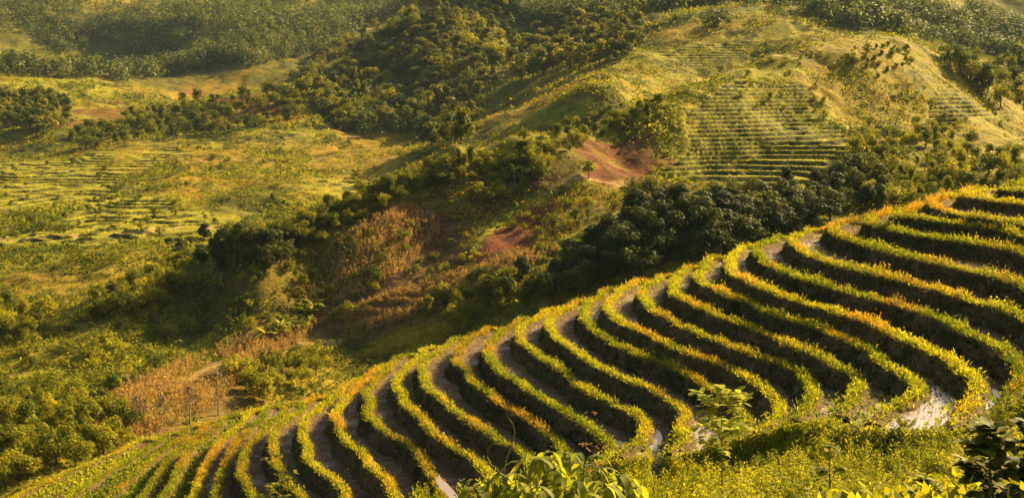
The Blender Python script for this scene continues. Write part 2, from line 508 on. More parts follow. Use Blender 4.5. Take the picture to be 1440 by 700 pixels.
# foot paths of bare earth
PATHS = [([(960, 120), (1000, 108), (1045, 92), (1090, 80), (1160, 66)], 1.0), ([(0, 338), (90, 330), (200, 326), (300, 322)], 0.7),
         ([(250, 228), (330, 225), (400, 232)], 0.6), ([(400, 195), (470, 192), (560, 180)], 0.6), ([(700, 262), (780, 262), (880, 258)], 0.5), ([(480, 480), (380, 480), (330, 505), (230, 540)], .5)]
for pl, wd in PATHS:
    w3 = np.array([hit(*p)[:2] for p in pl])
    for a, b in zip(w3[:-1], w3[1:]):
        ab = b - a
        m = (GX > min(a[0], b[0]) - 3) & (GX < max(a[0], b[0]) + 3) & (GY > min(a[1], b[1]) - 3) & (GY < max(a[1], b[1]) + 3)
        t = np.clip(((GX[m] - a[0]) * ab[0] + (GY[m] - a[1]) * ab[1]) / (ab @ ab), 0, 1)
        dd = np.hypot(GX[m] - a[0] - t * ab[0], GY[m] - a[1] - t * ab[1]) + 0.8 * nC[m]
        q = np.zeros(GZ.shape); q[m] = np.clip((wd + .5 - dd) / .8, 0, 1) * .8
        mixto(PATH, q)
G = np.clip(G, 0.01, 1)
ny, nx = GZ.shape
idx = np.arange(ny * nx).reshape(ny, nx)
faces = np.stack([idx[:-1, :-1], idx[:-1, 1:], idx[1:, 1:], idx[1:, :-1]], -1).reshape(-1, 4)
V = np.stack([GX, GY, GZ], -1).reshape(-1, 3)
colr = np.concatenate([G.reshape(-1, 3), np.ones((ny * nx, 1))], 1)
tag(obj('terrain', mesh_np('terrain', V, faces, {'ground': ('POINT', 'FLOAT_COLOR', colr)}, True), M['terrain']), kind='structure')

# ------------------------------------------------------------------ the terraced spur
LIPS = [  # (height, lip traced from the crest end to the gully end)
    (-5.2, [(1560, 242), (1500, 247), (1482, 251), (1490, 257), (1520, 262), (1600, 278), (1700, 310), (1760, 350)]),
    (-5.58, [(1500, 252), (1445, 258), (1414, 263), (1411, 266), (1425, 268), (1442, 270), (1500, 277), (1600, 305), (1680, 350), (1700, 385)]),
    (-5.98, [(1410, 268), (1375, 270), (1353, 273), (1355, 277), (1371, 279), (1397, 282), (1440, 288), (1520, 306), (1600, 345), (1650, 395), (1650, 420)]),
    (-6.43, [(1350, 277), (1325, 282), (1306, 286), (1312, 292), (1345, 301), (1397, 309), (1440, 315), (1510, 333), (1580, 375), (1625, 425), (1630, 450)]),
    (-6.81, [(1306, 288), (1285, 296), (1262, 303), (1258, 307), (1276, 306), (1320, 311), (1358, 317), (1397, 323), (1440, 332), (1500, 352), (1560, 397), (1600, 445), (1600, 475)]),
    (-7.29, [(1268, 298), (1243, 303), (1225, 308), (1220, 314), (1243, 322), (1268, 327), (1307, 333), (1346, 339), (1397, 347), (1440, 357), (1500, 385), (1545, 430), (1570, 480), (1565, 505)]),
    (-7.91, [(1218, 313), (1180, 316), (1163, 320), (1163, 325), (1186, 336), (1217, 346), (1256, 357), (1294, 365), (1346, 377), (1397, 390), (1440, 405), (1490, 435), (1525, 475), (1535, 515), (1520, 530)]),
    (-8.53, [(1157, 324), (1130, 329), (1114, 334), (1112, 341), (1125, 352), (1146, 363), (1171, 372), (1217, 383), (1268, 396), (1320, 409), (1353, 420), (1397, 433), (1440, 449), (1475, 475), (1490, 505), (1485, 530), (1465, 543)]),
    (-9.17, [(1113, 335), (1085, 340), (1063, 347), (1061, 358), (1074, 371), (1099, 382), (1125, 391), (1158, 400), (1197, 412), (1240, 424), (1274, 434), (1297, 443), (1333, 456), (1358, 468), (1384, 481), (1410, 496), (1428, 511), (1436, 531), (1428, 548), (1412, 568)]),
    (-9.79, [(1060, 347), (1037, 354), (1023, 364), (1025, 376), (1035, 387), (1056, 399), (1084, 411), (1120, 422), (1158, 433), (1202, 448), (1230, 458), (1268, 475), (1307, 493), (1333, 508), (1353, 524), (1366, 537), (1370, 551), (1356, 566), (1343, 580), (1332, 598)]),
    (-10.41, [(1020, 364), (995, 372), (981, 383), (985, 395), (1004, 408), (1025, 417), (1050, 424), (1068, 433), (1094, 444), (1133, 457), (1171, 472), (1191, 480), (1217, 493), (1248, 511), (1274, 526), (1288, 537), (1291, 549), (1272, 563), (1248, 576), (1218, 592)]),
    (-11.03, [(980, 377), (960, 384), (946, 394), (943, 403), (951, 417), (969, 429), (991, 438), (1017, 447), (1043, 457), (1068, 466), (1094, 476), (1120, 488), (1158, 503), (1184, 520), (1202, 536), (1209, 551), (1197, 568), (1175, 582)]),
    (-11.65, [(946, 388), (925, 395), (909, 404), (903, 416), (911, 431), (930, 443), (954, 456), (984, 471), (1025, 485), (1063, 499), (1099, 512), (1120, 527), (1136, 543), (1142, 559), (1132, 577), (1112, 590)]),
    (-12.27, [(908, 397), (885, 404), (865, 416), (857, 432), (866, 447), (892, 461), (920, 474), (955, 492), (991, 506), (1017, 516), (1043, 529), (1068, 543), (1086, 559), (1092, 574), (1083, 594), (1060, 606)]),
    (-12.89, [(866, 409), (845, 419), (825, 431), (821, 446), (828, 461), (848, 476), (881, 492), (920, 508), (943, 518), (964, 529), (985, 540), (1008, 553), (1028, 570), (1038, 588), (1028, 606), (1005, 618)]),
    (-13.51, [(826, 425), (800, 433), (781, 443), (773, 455), (775, 467), (791, 483), (817, 500), (838, 513), (857, 523), (884, 534), (908, 545), (932, 559), (947, 571), (957, 586), (961, 603), (955, 622), (935, 636)]),
    (-14.17, [(785, 436), (760, 447), (738, 458), (730, 468), (734, 481), (751, 497), (774, 514), (799, 529), (820, 544), (845, 558), (865, 569), (886, 581), (897, 594), (899, 610), (885, 627), (865, 640)]),
    (-14.83, [(742, 450), (720, 460), (698, 472), (685, 486), (686, 502), (700, 519), (725, 539), (748, 553), (766, 563), (788, 577), (815, 593), (840, 609), (853, 624), (853, 641), (838, 655), (815, 665)]),
    (-15.49, [(702, 462), (675, 471), (652, 480), (641, 495), (644, 512), (659, 533), (684, 556), (718, 577), (746, 595), (768, 611), (787, 625), (795, 641), (788, 657), (765, 668)]),
    (-16.15, [(652, 476), (625, 487), (607, 499), (595, 513), (594, 532), (603, 550), (623, 563), (645, 582), (665, 600), (690, 615), (715, 626), (735, 638), (748, 655), (745, 672), (725, 684)]),
    (-16.81, [(612, 489), (590, 500), (571, 513), (560, 528), (558, 546), (567, 566), (586, 587), (609, 609), (630, 627), (652, 640), (674, 655), (690, 672), (690, 690), (670, 700)]),
    (-17.47, [(578, 500), (548, 517), (526, 536), (515, 555), (516, 576), (525, 592), (540, 608), (566, 620), (585, 644), (599, 664), (612, 684), (618, 702), (605, 718)]),
    (-18.19, [(545, 515), (512, 538), (488, 556), (474, 577), (473, 597), (482, 618), (502, 638), (525, 657), (541, 678), (554, 700), (560, 720), (550, 735)]),
    (-18.91, [(505, 535), (470, 558), (444, 577), (428, 595), (423, 617), (430, 638), (446, 660), (468, 678), (485, 700), (492, 725), (484, 745)]),
    (-19.63, [(455, 560), (420, 580), (395, 598), (385, 617), (385, 640), (396, 662), (412, 685), (422, 710), (420, 735)]),
    (-20.35, [(420, 567), (390, 585), (366, 606), (346, 630), (338, 650), (342, 675), (352, 700), (356, 725), (345, 745)]),
    (-21.07, [(392, 572), (360, 592), (336, 613), (320, 638), (309, 665), (305, 695), (300, 725), (285, 745)]),
    (-21.79, [(365, 577), (335, 598), (310, 622), (290, 653), (275, 685), (262, 715), (245, 740)]),
    (-22.51, [(335, 584), (300, 604), (274, 626), (255, 652), (235, 685), (215, 715), (195, 740)]),
    (-23.23, [(305, 594), (270, 616), (243, 640), (218, 672), (195, 702), (175, 730), (160, 748)]),
    (-23.95, [(280, 600), (245, 622), (212, 648), (182, 676), (150, 704), (125, 730), (105, 750)]),
    (-24.67, [(250, 609), (210, 629), (165, 655), (120, 684), (80, 712), (45, 740), (20, 755)]),
    (-25.39, [(210, 618), (150, 642), (95, 664), (40, 688), (-10, 712), (-60, 738), (-90, 752)]),
]


def resample(P, step):
    P = np.asarray(P, float)
    Q = np.concatenate([[2 * P[0] - P[1]], P, [2 * P[-1] - P[-2]]])
    out = []
    for i in range(1, len(Q) - 2):
        t = np.linspace(0, 1, 24, endpoint=False)[:, None]
        a, b, c, d = Q[i - 1], Q[i], Q[i + 1], Q[i + 2]
        out.append(0.5 * (2 * b + (c - a) * t + (2 * a - 5 * b + 4 * c - d) * t ** 2 + (3 * b - a - 3 * c + d) * t ** 3))
    out = np.concatenate(out + [P[-1:]])
    s = np.concatenate([[0], np.cumsum(np.hypot(*np.diff(out, axis=0).T))])
    k = int(s[-1] / step)
    q = np.linspace(0, s[-1], k)
    return np.stack([np.interp(q, s, out[:, 0]), np.interp(q, s, out[:, 1])], -1)


def normals2(P):
    t = np.gradient(P, axis=0); t = unit(t)
    k = 5
    tp = np.pad(t, ((k, k), (0, 0)), 'edge')
    t = unit(sum(tp[i:i + len(t)] for i in range(2 * k + 1)))
    return np.stack([t[:, 1], -t[:, 0]], -1), t


def zipper(A_, B_):
    """triangles of a flat strip between two polylines"""
    i = j = 0; T = []; na, nb = len(A_), len(B_)
    while i < na - 1 or j < nb - 1:
        if j == nb - 1 or (i < na - 1 and np.sum((A_[i + 1] - B_[j]) ** 2) <= np.sum((A_[i] - B_[j + 1]) ** 2)):
            T.append((i, i + 1, na + j)); i += 1
        else:
            T.append((i, na + j + 1, na + j)); j += 1
    return T


CURV = []
UP = unit(np.array([0.86, -0.5])); BK = np.array([0.5, 0.86])
for k, (z, pix) in enumerate(LIPS):
    w = on_plane([p[0] for p in pix], [p[1] for p in pix], z)
    back = [w[0] + UP * 16 + BK * 0.5, w[0] + UP * 7 + BK * 0.6]
    P = resample(np.concatenate([back, w]), 0.22)
    nn, tt = normals2(P)
    s = np.arange(len(P)) * 0.22
    P = P + nn * (0.36 * vnoise(s, s * 0 + k * 3.3, 2.6, 60) + 0.18 * vnoise(s, s * 0 + k * 5.1, 0.8, 61))[:, None]
    nn, tt = normals2(P)
    CURV.append((z, P, nn, tt, s))

ORD = ['first', 'second', 'third', 'fourth', 'fifth', 'sixth', 'seventh', 'eighth', 'ninth', 'tenth', 'eleventh', 'twelfth', 'thirteenth', 'fourteenth', 'fifteenth', 'sixteenth',
       'seventeenth', 'eighteenth', 'nineteenth', 'twentieth', 'twenty-first', 'twenty-second', 'twenty-third', 'twenty-fourth', 'twenty-fifth', 'twenty-sixth', 'twenty-seventh', 'twenty-eighth',
       'twenty-ninth', 'thirtieth', 'thirty-first', 'thirty-second', 'thirty-third']
BATTER = 0.36
ORANGE = {18: 1.0, 4: .6, 5: .7, 6: .7, 13: .45, 15: .4, 17: .5, 19: .45, 3: .5, 2: .5, 22: .35, 14: .25}
GREENISH = {9, 10, 11, 14, 20}
for k, (z, P, nn, tt, s) in enumerate(CURV):
    rng = np.random.default_rng(100 + k)
    last = k == len(CURV) - 1
    znext = CURV[k + 1][0] if not last else z - 1.6
    floor_z = z - 0.14
    base_z = znext - 0.14
    H = z - base_z
    npt = len(P)
    # bank: inner slope of the rim, its top, the wall
    prof = [(-0.58, floor_z - 0.02), (-0.40, z - 0.03), (-0.2, z + 0.02), (0.0, z - 0.03)]
    for f in (0.12, 0.25, 0.4, 0.55, 0.7, 0.85, 1.0):
        prof.append((0.05 + BATTER * f, z - 0.03 - (H - 0.03) * f - (0.04 if f == 1 else 0)))
    rows = []
    for r, (o_, zz) in enumerate(prof):
        amp = 0 if r == 0 else (0.10 if r < 4 else 0.22)
        q = P + nn * (o_ + amp * vnoise(s, s * 0 + r * 0.35, 0.55, 70 + k))[:, None]
        hz = zz + (0.0 if r in (0, len(prof) - 1) else 1) * 0.12 * vnoise(s, s * 0 + r * 0.5, 0.9, 80 + k)
        rows.append(np.concatenate([q, np.broadcast_to(hz, (npt,))[:, None]], 1))
    Vb = np.concatenate(rows); nr = len(rows)
    ii = np.arange(nr * npt).reshape(nr, npt)
    fb = np.stack([ii[:-1, :-1], ii[1:, :-1], ii[1:, 1:], ii[:-1, 1:]], -1).reshape(-1, 4)
    org = np.array([P[npt // 2][0], P[npt // 2][1], z])
    root = empty('rice_terrace', org)
    bank = obj('bank', mesh_np('terrace_bank', Vb - org, fb, smooth=True), M['bank'], root)
    # the paddy floor behind the rim
    inner = P + nn * -0.5
    if k > 0:
        zp, Pp, np_, tp_, sp_ = CURV[k - 1]
        outer = Pp + np_ * (BATTER - 0.05)
    else:
        outer = P + np.array([14.0, 6.0])
    T = zipper(outer, inner)
    Vt = np.concatenate([outer, inner]); Vt = np.concatenate([Vt, np.full((len(Vt), 1), floor_z)], 1)
    Vt[:, 2] += 0.03 * vnoise(Vt[:, 0], Vt[:, 1], 1.3, 90)
    me = mesh_np('paddy_floor', Vt - org, np.array(T), smooth=True)
    # face normals up
    if me.polygons[len(me.polygons) // 2].normal.z < 0: me.flip_normals()
    obj('paddy_floor', me, M['field'], root)
    # plants on the rim and the bank
    Lv = Leaves()
    dist = np.hypot(P[:, 0], P[:, 1])
    first_vis = int((16 / 0.22))                     # the hidden far end of the loop stays thin
    def pick(per_m, lo=0):
        m_ = int(per_m * (npt - lo) * 0.22)
        i_ = rng.integers(lo, npt, m_)
        return i_
    thick = np.clip(1.0 + 0.9 * vnoise(s, s * 0, 3.1, 120 + k) + 1.0 * vnoise(s, s * 0, 0.9, 170 + k), .05, 2.2)
    i1 = pick(300, first_vis - 20)
    tail = np.clip((npt - i1) / 18.0, 0.12, 1) if 7 < k < 19 else 1.0      # trodden thin at the wet corners
    keep = rng.random(len(i1)) < np.clip(thick[i1] + 0.12, 0.12, 1) * tail
    i1 = i1[keep]
    hh = np.abs(rng.normal(0, 1, len(i1))) * (0.10 if k > 8 else 0.13) * thick[i1]
    oo = rng.uniform(-0.27, 0.08, len(i1))
    pos = np.concatenate([P[i1] + nn[i1] * oo[:, None] + rng.normal(0, .08, (len(i1), 2)), (z - 0.03 + hh)[:, None]], 1)
    og = 0.62 * ORANGE.get(k, 0.12)
    along = np.clip(1.15 - np.abs(s[i1] - 20) / 17, -0.35, 1) if k != 18 else 1.0
    gold = (fbm(pos[:, 0], pos[:, 1], 4.0, 2, 33) + rng.normal(0, .2, len(i1)) + og * along - 0.42) > 0
    sz = rng.uniform(0.06, 0.125, len(i1))
    g_ = ~gold
    tint = np.clip(rng.normal(0.52 + (0.08 if k in GREENISH else 0), 0.2, len(i1)) + 0.3 * vnoise(pos[:, 0], pos[:, 1], 1.5, 44), 0, 1)
    bl_ = g_ & (rng.random(len(i1)) < .68); lf_ = g_ & ~bl_
    Lv.add(pos[lf_], rnd_dir(lf_.sum(), rng, 0.7), rnd_dir(lf_.sum(), rng, 0.3), sz[lf_], sz[lf_] * 0.7, tint[lf_], 0)
    Lv.add(pos[bl_] - [0, 0, .05], rnd_dir(bl_.sum(), rng, 0.1), rnd_dir(bl_.sum(), rng, 1.0), sz[bl_] * 2.0, 0.04, tint[bl_] + .1, 0)
    Lv.add(pos[gold], rnd_dir(gold.sum(), rng, 0.1), rnd_dir(gold.sum(), rng, 1.3), sz[gold] * 2.0, 0.035, tint[gold], 1)
    # bank weeds: leafy above, dry grass hanging below
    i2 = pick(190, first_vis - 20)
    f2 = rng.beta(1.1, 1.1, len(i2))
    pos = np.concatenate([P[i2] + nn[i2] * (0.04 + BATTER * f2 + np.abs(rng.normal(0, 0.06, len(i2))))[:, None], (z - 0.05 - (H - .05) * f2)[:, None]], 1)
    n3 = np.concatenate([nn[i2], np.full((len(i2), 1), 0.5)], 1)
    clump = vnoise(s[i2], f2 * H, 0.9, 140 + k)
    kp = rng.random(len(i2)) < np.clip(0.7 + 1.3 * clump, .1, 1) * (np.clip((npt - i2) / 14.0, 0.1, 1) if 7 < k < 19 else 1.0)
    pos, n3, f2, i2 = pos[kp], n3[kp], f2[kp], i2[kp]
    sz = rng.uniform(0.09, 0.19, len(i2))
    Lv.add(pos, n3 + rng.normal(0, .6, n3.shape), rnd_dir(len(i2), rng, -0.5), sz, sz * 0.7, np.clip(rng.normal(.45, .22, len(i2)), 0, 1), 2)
    i3 = pick(70, first_vis - 20)
    f3 = rng.uniform(0.15, 0.95, len(i3))
    pos = np.concatenate([P[i3] + nn[i3] * (0.12 + BATTER * f3)[:, None], (z - 0.05 - (H - .05) * f3)[:, None]], 1)
    n3 = np.concatenate([nn[i3], np.full((len(i3), 1), 0.3)], 1)
    Lv.add(pos, n3, np.concatenate([nn[i3] * 0.35, np.full((len(i3), 1), -1.0)], 1) + rng.normal(0, .25, (len(i3), 3)), rng.uniform(.2, .45, len(i3)), 0.035, np.clip(rng.normal(.3, .2, len(i3)), 0, 1), 3)
    # stubble and weeds standing on the paddy floor
    a_, b_ = Vt[np.array(T)[:, 0]], Vt[np.array(T)[:, 1]]; c_ = Vt[np.array(T)[:, 2]]
    ar = np.abs((b_[:, 0] - a_[:, 0]) * (c_[:, 1] - a_[:, 1]) - (c_[:, 0] - a_[:, 0]) * (b_[:, 1] - a_[:, 1])) / 2
    if k > 0:
        m_ = min(int(ar.sum() * (26 if k < 28 else 110)), 14000 if k < 28 else 32000)
        ti = rng.choice(len(ar), m_, p=ar / ar.sum())
        u_, v_ = rng.random(m_), rng.random(m_); fl = u_ + v_ > 1; u_[fl] = 1 - u_[fl]; v_[fl] = 1 - v_[fl]
        pos = a_[ti] + (b_[ti] - a_[ti]) * u_[:, None] + (c_[ti] - a_[ti]) * v_[:, None]
        wet = fbm(pos[:, 0], pos[:, 1], 3.2, 3, 52) + (0.18 if k in GREENISH or 8 < k < 13 else (0.45 if k > 27 else -0.1))
        gr = wet + rng.normal(0, .08, m_) > 0.12
        q = ~gr
        Lv.add(pos[q], rnd_dir(q.sum(), rng), rnd_dir(q.sum(), rng, 1.6), rng.uniform(.08, .26, q.sum()) * (1.7 if k in (5, 6) else 1), 0.03, np.clip(rng.normal(.4, .22, q.sum()), 0, 1), 3)
        Lv.add(pos[gr], rnd_dir(gr.sum(), rng, .8), rnd_dir(gr.sum(), rng, 0.6), rng.uniform(.1, .2, gr.sum()) * (1.5 if k > 27 else 1), 0.09 if k < 28 else .14, np.clip(rng.normal(.4, .2, gr.sum()), 0, 1), 0)
    # lush weeds where the terrace ends in the gully
    if k > 6:
        m_ = 420
        e_ = rng.integers(max(npt - 14, 0), npt, m_)
        pos = np.concatenate([P[e_] + rng.normal(0, .3, (m_, 2)), (floor_z + rng.uniform(-.6, .2, m_))[:, None]], 1)
        sz = rng.uniform(.1, .22, m_)
        Lv.add(pos, rnd_dir(m_, rng, .5), rnd_dir(m_, rng, .9), sz, sz * .5, np.clip(rng.normal(.3, .18, m_), 0, 1), 0)
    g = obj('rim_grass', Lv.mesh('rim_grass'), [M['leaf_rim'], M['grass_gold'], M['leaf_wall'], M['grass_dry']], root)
    g.location = -org
    g['kind'] = 'stuff'
    desc = 'thick orange grass' if og >= .36 else ('patches of golden grass' if og > .12 else 'leafy green weeds')
    fl = 'grassy green floor' if (k in GREENISH) else ('bare brown floor' if k > 19 else 'stubbly brown floor')
    tag(root, f'{ORD[k]} curved rice terrace from the top right, {desc} on its rim', 'terrace', 'stepped rice terraces on the near spur')

# ponds of muddy water left on the lowest corners
m_, nt, N, L = new_mat('muddy_water')
out = N.new('ShaderNodeOutputMaterial'); p = N.new('ShaderNodeBsdfPrincipled')
p.inputs['Base Color'].default_value = (0.17, 0.125, 0.09, 1); p.inputs['Roughness'].default_value = 0.3
p.inputs['Specular IOR Level'].default_value = 0.3
nz = N.new('ShaderNodeTexNoise'); nz.inputs['Scale'].default_value = 3
b = N.new('ShaderNodeBump'); b.inputs['Strength'].default_value = 0.05
L.new(nz.outputs['Fac'], b.inputs['Height']); L.new(b.outputs['Normal'], p.inputs['Normal']); L.new(p.outputs[0], out.inputs['Surface'])
M['water'] = m_
POND = [(10, [(1232, 600), (1245, 582), (1278, 574), (1300, 556), (1315, 542), (1345, 548), (1350, 562), (1338, 580), (1322, 600), (1270, 606)]),
        (9, [(1358, 580), (1366, 566), (1372, 548), (1392, 545), (1408, 552), (1402, 566), (1380, 580)]),
        (15, [(962, 630), (966, 605), (972, 592), (984, 596), (1000, 605), (1014, 618), (1000, 634), (978, 640)]),
        (16, [(904, 622), (908, 604), (906, 592), (916, 595), (926, 606), (932, 622), (922, 634)]),
        (17, [(856, 655), (860, 635), (864, 620), (874, 620), (878, 636), (874, 655)]),
        (13, [(1086, 610), (1089, 600), (1098, 600), (1108, 612), (1100, 624)]),
        (20, [(618, 668), (629, 680), (640, 692), (648, 706), (637, 706), (627, 694), (616, 679)]),
        (11, [(1216, 585), (1226, 572), (1240, 566), (1256, 568), (1246, 580), (1230, 590)])]
for lv, pix in POND:
    zz = LIPS[lv][0] - 0.125
    w = on_plane([q[0] for q in pix], [q[1] for q in pix], zz)
    w = resample(np.concatenate([w, w[:1]]), 0.25)
    n_ = len(w)
    w = w + 0.12 * np.stack([vnoise(w[:, 0], w[:, 1], .7, 5), vnoise(w[:, 0], w[:, 1], .7, 6)], -1)
    c = w.mean(0)
    Vw = np.concatenate([np.concatenate([w, np.full((n_, 1), zz)], 1), [[c[0], c[1], zz]]])
    Fw = np.array([(i, (i + 1) % n_, n_) for i in range(n_)])
    me = mesh_np('water', Vw, Fw)
    if me.polygons[0].normal.z < 0: me.flip_normals()
    tag(obj('water', me, M['water']), kind='structure')
# ------------------------------------------------------------------ trees, shrubs and cover on the hills
def make_tree_meshes(name, seed, spread=0.36, nclump=26, leaves=1150, leaf=0.055, low=0.32, trunk=0.028, droop=0.0, top=1.0, mats=None):
    """unit-high tree: (trunk mesh, crown mesh)"""
    rng = np.random.default_rng(seed)
    lean = rng.normal(0, 0.05, 2)
    tr = []
    mid = np.array([lean[0], lean[1], 0.5])
    tr.append(tube([(0, 0, -0.06), (lean[0] * .3, lean[1] * .3, 0.2), mid, (lean[0] * 1.3, lean[1] * 1.3, 0.82)], [trunk * 1.25, trunk, trunk * .7, trunk * .2]))
    cl = []
    nl = max(4, nclump // 4)
    for k in range(nl):
        a = 2 * math.pi * (k + rng.random() * .7) / nl
        h0 = rng.uniform(max(low * .9, .15), 0.62)
        e = np.array([math.cos(a) * spread * rng.uniform(.55, 1.0), math.sin(a) * spread * rng.uniform(.55, 1.0), h0 + rng.uniform(.08, .28)])
        b0 = np.array([lean[0] * h0 * 1.5, lean[1] * h0 * 1.5, h0 * .8])
        tr.append(tube([b0, (b0 + e) / 2 + [0, 0, .02], e], [trunk * .5, trunk * .33, trunk * .12], 5))
        cl.append((e, rng.uniform(.10, .17)))
    while len(cl) < nclump:
        v = unit(rng.normal(size=3)); rr = rng.uniform(.45, 1.0)
        c = np.array([v[0] * spread * rr * (1.15 - .4 * v[2]), v[1] * spread * rr * (1.15 - .4 * v[2]), low + (top - low) * (0.5 + 0.46 * v[2] * rr)])
        cl.append((c, rng.uniform(.08, .19)))
    Lv = Leaves()
    per = leaves // len(cl)
    for c, r in cl:
        n_ = max(8, int(per * rng.uniform(.6, 1.4) * (r / .11) ** 2))
        v = rnd_dir(n_, rng); q = c + v * (r * rng.uniform(.5, 1.0, n_) ** .6)[:, None] * np.array([1, 1, .8])
        tint = np.clip(rng.normal(0.42, .16, n_) + rng.normal(0, .14), 0, 1)
        sz = leaf * rng.uniform(.7, 1.4, n_)
        nrm = v * 1.3 + rng.normal(0, .35, v.shape) + [0, 0, .35]
        Lv.add(q, nrm, v + rng.normal(0, .7, v.shape) + [0, 0, -droop], sz, sz * .7, tint)
    return join_tubes(name + '_trunk', tr), Lv.mesh(name + '_crown')


def make_shrub_mesh(name, seed, nclump=12, leaves=620, leaf=0.085):
    rng = np.random.default_rng(seed)
    Lv = Leaves(); st = []
    for k in range(nclump):
        a = rng.uniform(0, 2 * math.pi); rr = rng.uniform(0, .5) ** .8
        c = np.array([math.cos(a) * rr, math.sin(a) * rr, rng.uniform(.25, .8) * (1 - rr * .6)])
        r = rng.uniform(.14, .26)
        st.append(tube([(0, 0, -.08), c * [.5, .5, .6], c], [.02, .014, .006], 5))
        n_ = int(leaves / nclump * rng.uniform(.6, 1.4))
        v = rnd_dir(n_, rng); q = c + v * (r * rng.uniform(.4, 1.0, n_))[:, None]
        q[:, 2] = np.maximum(q[:, 2], 0.02)
        sz = leaf * rng.uniform(.6, 1.4, n_)
        Lv.add(q, v * 1.1 + rng.normal(0, .4, v.shape) + [0, 0, .4], v + rng.normal(0, .6, v.shape), sz, sz * .65, np.clip(rng.normal(.45, .17, n_) + rng.normal(0, .13), 0, 1))
    return join_tubes(name + '_stems', st), Lv.mesh(name + '_foliage')


def proto(name, trunk_me, crown_me, trunk_mat, crown_mat, tn='trunk', cn='crown'):
    """meshes get their material once; returns a factory of things"""
    trunk_me.materials.append(trunk_mat); crown_me.materials.append(crown_mat)

    def place(loc, rotz, scale, label, cat, group=None):
        root = empty(name, loc)
        root.rotation_euler = (0, 0, rotz); root.scale = scale if isinstance(scale, (tuple, list)) else (scale,) * 3
        a_ = obj(tn, trunk_me, None, root); b_ = obj(cn, crown_me, None, root)
        return tag(root, label, cat, group)
    return place


BROAD = []; DARK = []; BRIGHT = []
for k in range(6):
    kw = dict(spread=[.38, .22, .46, .18, .34, .28][k], nclump=[28, 24, 34, 20, 30, 26][k], low=[.12, .18, .14, .1, .2, .08][k])
    BROAD.append(proto('broadleaf_tree', *make_tree_meshes('broadleaf_tree', 200 + k, **kw), M['bark'], M['leaf_tree']))
    BRIGHT.append(proto('leafy_tree', *make_tree_meshes('leafy_tree', 250 + k, **kw), M['bark'], M['leaf_bright']))
    kw['leaves'] = 1500
    DARK.append(proto('gully_tree', *make_tree_meshes('gully_tree', 300 + k, **kw), M['bark'], M['leaf_shade_dark']))
FOREST = [proto('forest_tree', *make_tree_meshes('forest_tree', 400 + k, spread=[.28, .34, .3, .24, .38][k], nclump=18, leaves=560, leaf=.085, low=.1), M['bark'], M['leaf_forest']) for k in range(5)]
SHRUB = [proto('shrub', *make_shrub_mesh('shrub', 500 + k), M['stem'], M['leaf_tree'], 'stems', 'foliage') for k in range(5)]


def scatter_px(poly, n_, seed, mind):
    """n_ pixel positions inside an outline, not closer than mind pixels"""
    rng = np.random.default_rng(seed)
    xs = [p[0] for p in poly]; ys = [p[1] for p in poly]
    res = []; tries = 0
    while len(res) < n_ and tries < n_ * 60:
        tries += 1
        x, y = rng.uniform(min(xs), max(xs)), rng.uniform(min(ys), max(ys))
        if not inside(poly, np.array([x]), np.array([y]))[0]: continue
        if any((x - a) ** 2 + ((y - b_) * 1.6) ** 2 < mind ** 2 for a, b_ in res): continue
        res.append((x, y))
    return res


def plant(protos, poly, n_, seed, mind, h0, h1, label, cat, group, dmin=105, wide=(0.75, 1.4)):
    rng = np.random.default_rng(seed + 999)
    for x, y in scatter_px(poly, n_, seed, mind):
        P = hit(x, y, dmin)
        h = rng.uniform(h0, h1)
        w_ = h * rng.uniform(*wide)
        protos[rng.integers(len(protos))](tuple(P - [0, 0, .1]), rng.uniform(0, 6.28), (w_, w_, h), label, cat, group)


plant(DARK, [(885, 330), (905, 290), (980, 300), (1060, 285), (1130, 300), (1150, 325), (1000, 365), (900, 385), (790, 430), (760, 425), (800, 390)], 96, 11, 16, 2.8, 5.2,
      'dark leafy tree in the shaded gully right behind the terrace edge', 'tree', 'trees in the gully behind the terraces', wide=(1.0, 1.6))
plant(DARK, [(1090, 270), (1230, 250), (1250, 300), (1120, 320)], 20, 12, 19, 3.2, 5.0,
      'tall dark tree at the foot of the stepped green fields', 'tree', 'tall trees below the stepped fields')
plant(BROAD + BRIGHT, [(1210, 200), (1330, 190), (1440, 230), (1440, 268), (1370, 270), (1250, 300), (1180, 260)], 75, 13, 16, 2.0, 4.2,
      'sunlit bushy tree on the right slope above the top terraces', 'tree', 'trees on the right slope above the terraces')
plant(BROAD, [(1330, 70), (1440, 90), (1440, 165), (1400, 150), (1340, 110)], 22, 14, 15, 4.5, 7,
      'dark bushy tree behind the right shoulder of the dome shaped hill', 'tree', 'trees behind the right shoulder of the dome')
plant(BROAD, [(1195, 70), (1270, 60), (1290, 90), (1250, 105), (1200, 95)], 26, 15, 8, 1.0, 2.2,
      'small dark tree on top of the dome shaped hill', 'tree', 'trees on top of the dome')
plant(BROAD + BRIGHT[:3], [(440, 300), (560, 255), (640, 226), (740, 200), (860, 158), (940, 145), (930, 175), (870, 185), (800, 215), (720, 235), (640, 262), (560, 285), (480, 330), (350, 375), (330, 350)], 125, 16, 12, 1.1, 3.0,
      'shrubby dark tree along the shaded crest of the middle ridge', 'tree', 'trees along the crest of the middle ridge')
plant(BROAD + BRIGHT, [(735, 230), (785, 205), (792, 240), (740, 275), (690, 295), (660, 280)], 15, 17, 16, 2.2, 3.6,
      'leafy tree left of the big red landslide', 'tree', 'trees left of the red landslide')
plant(BRIGHT, [(0, 575), (60, 560), (180, 600), (200, 622), (120, 655), (0, 690)], 40, 18, 18, 1.8, 3.6,
      'bright leafy tree in the lower left corner beyond the terrace edge', 'tree', 'leafy trees in the lower left corner')
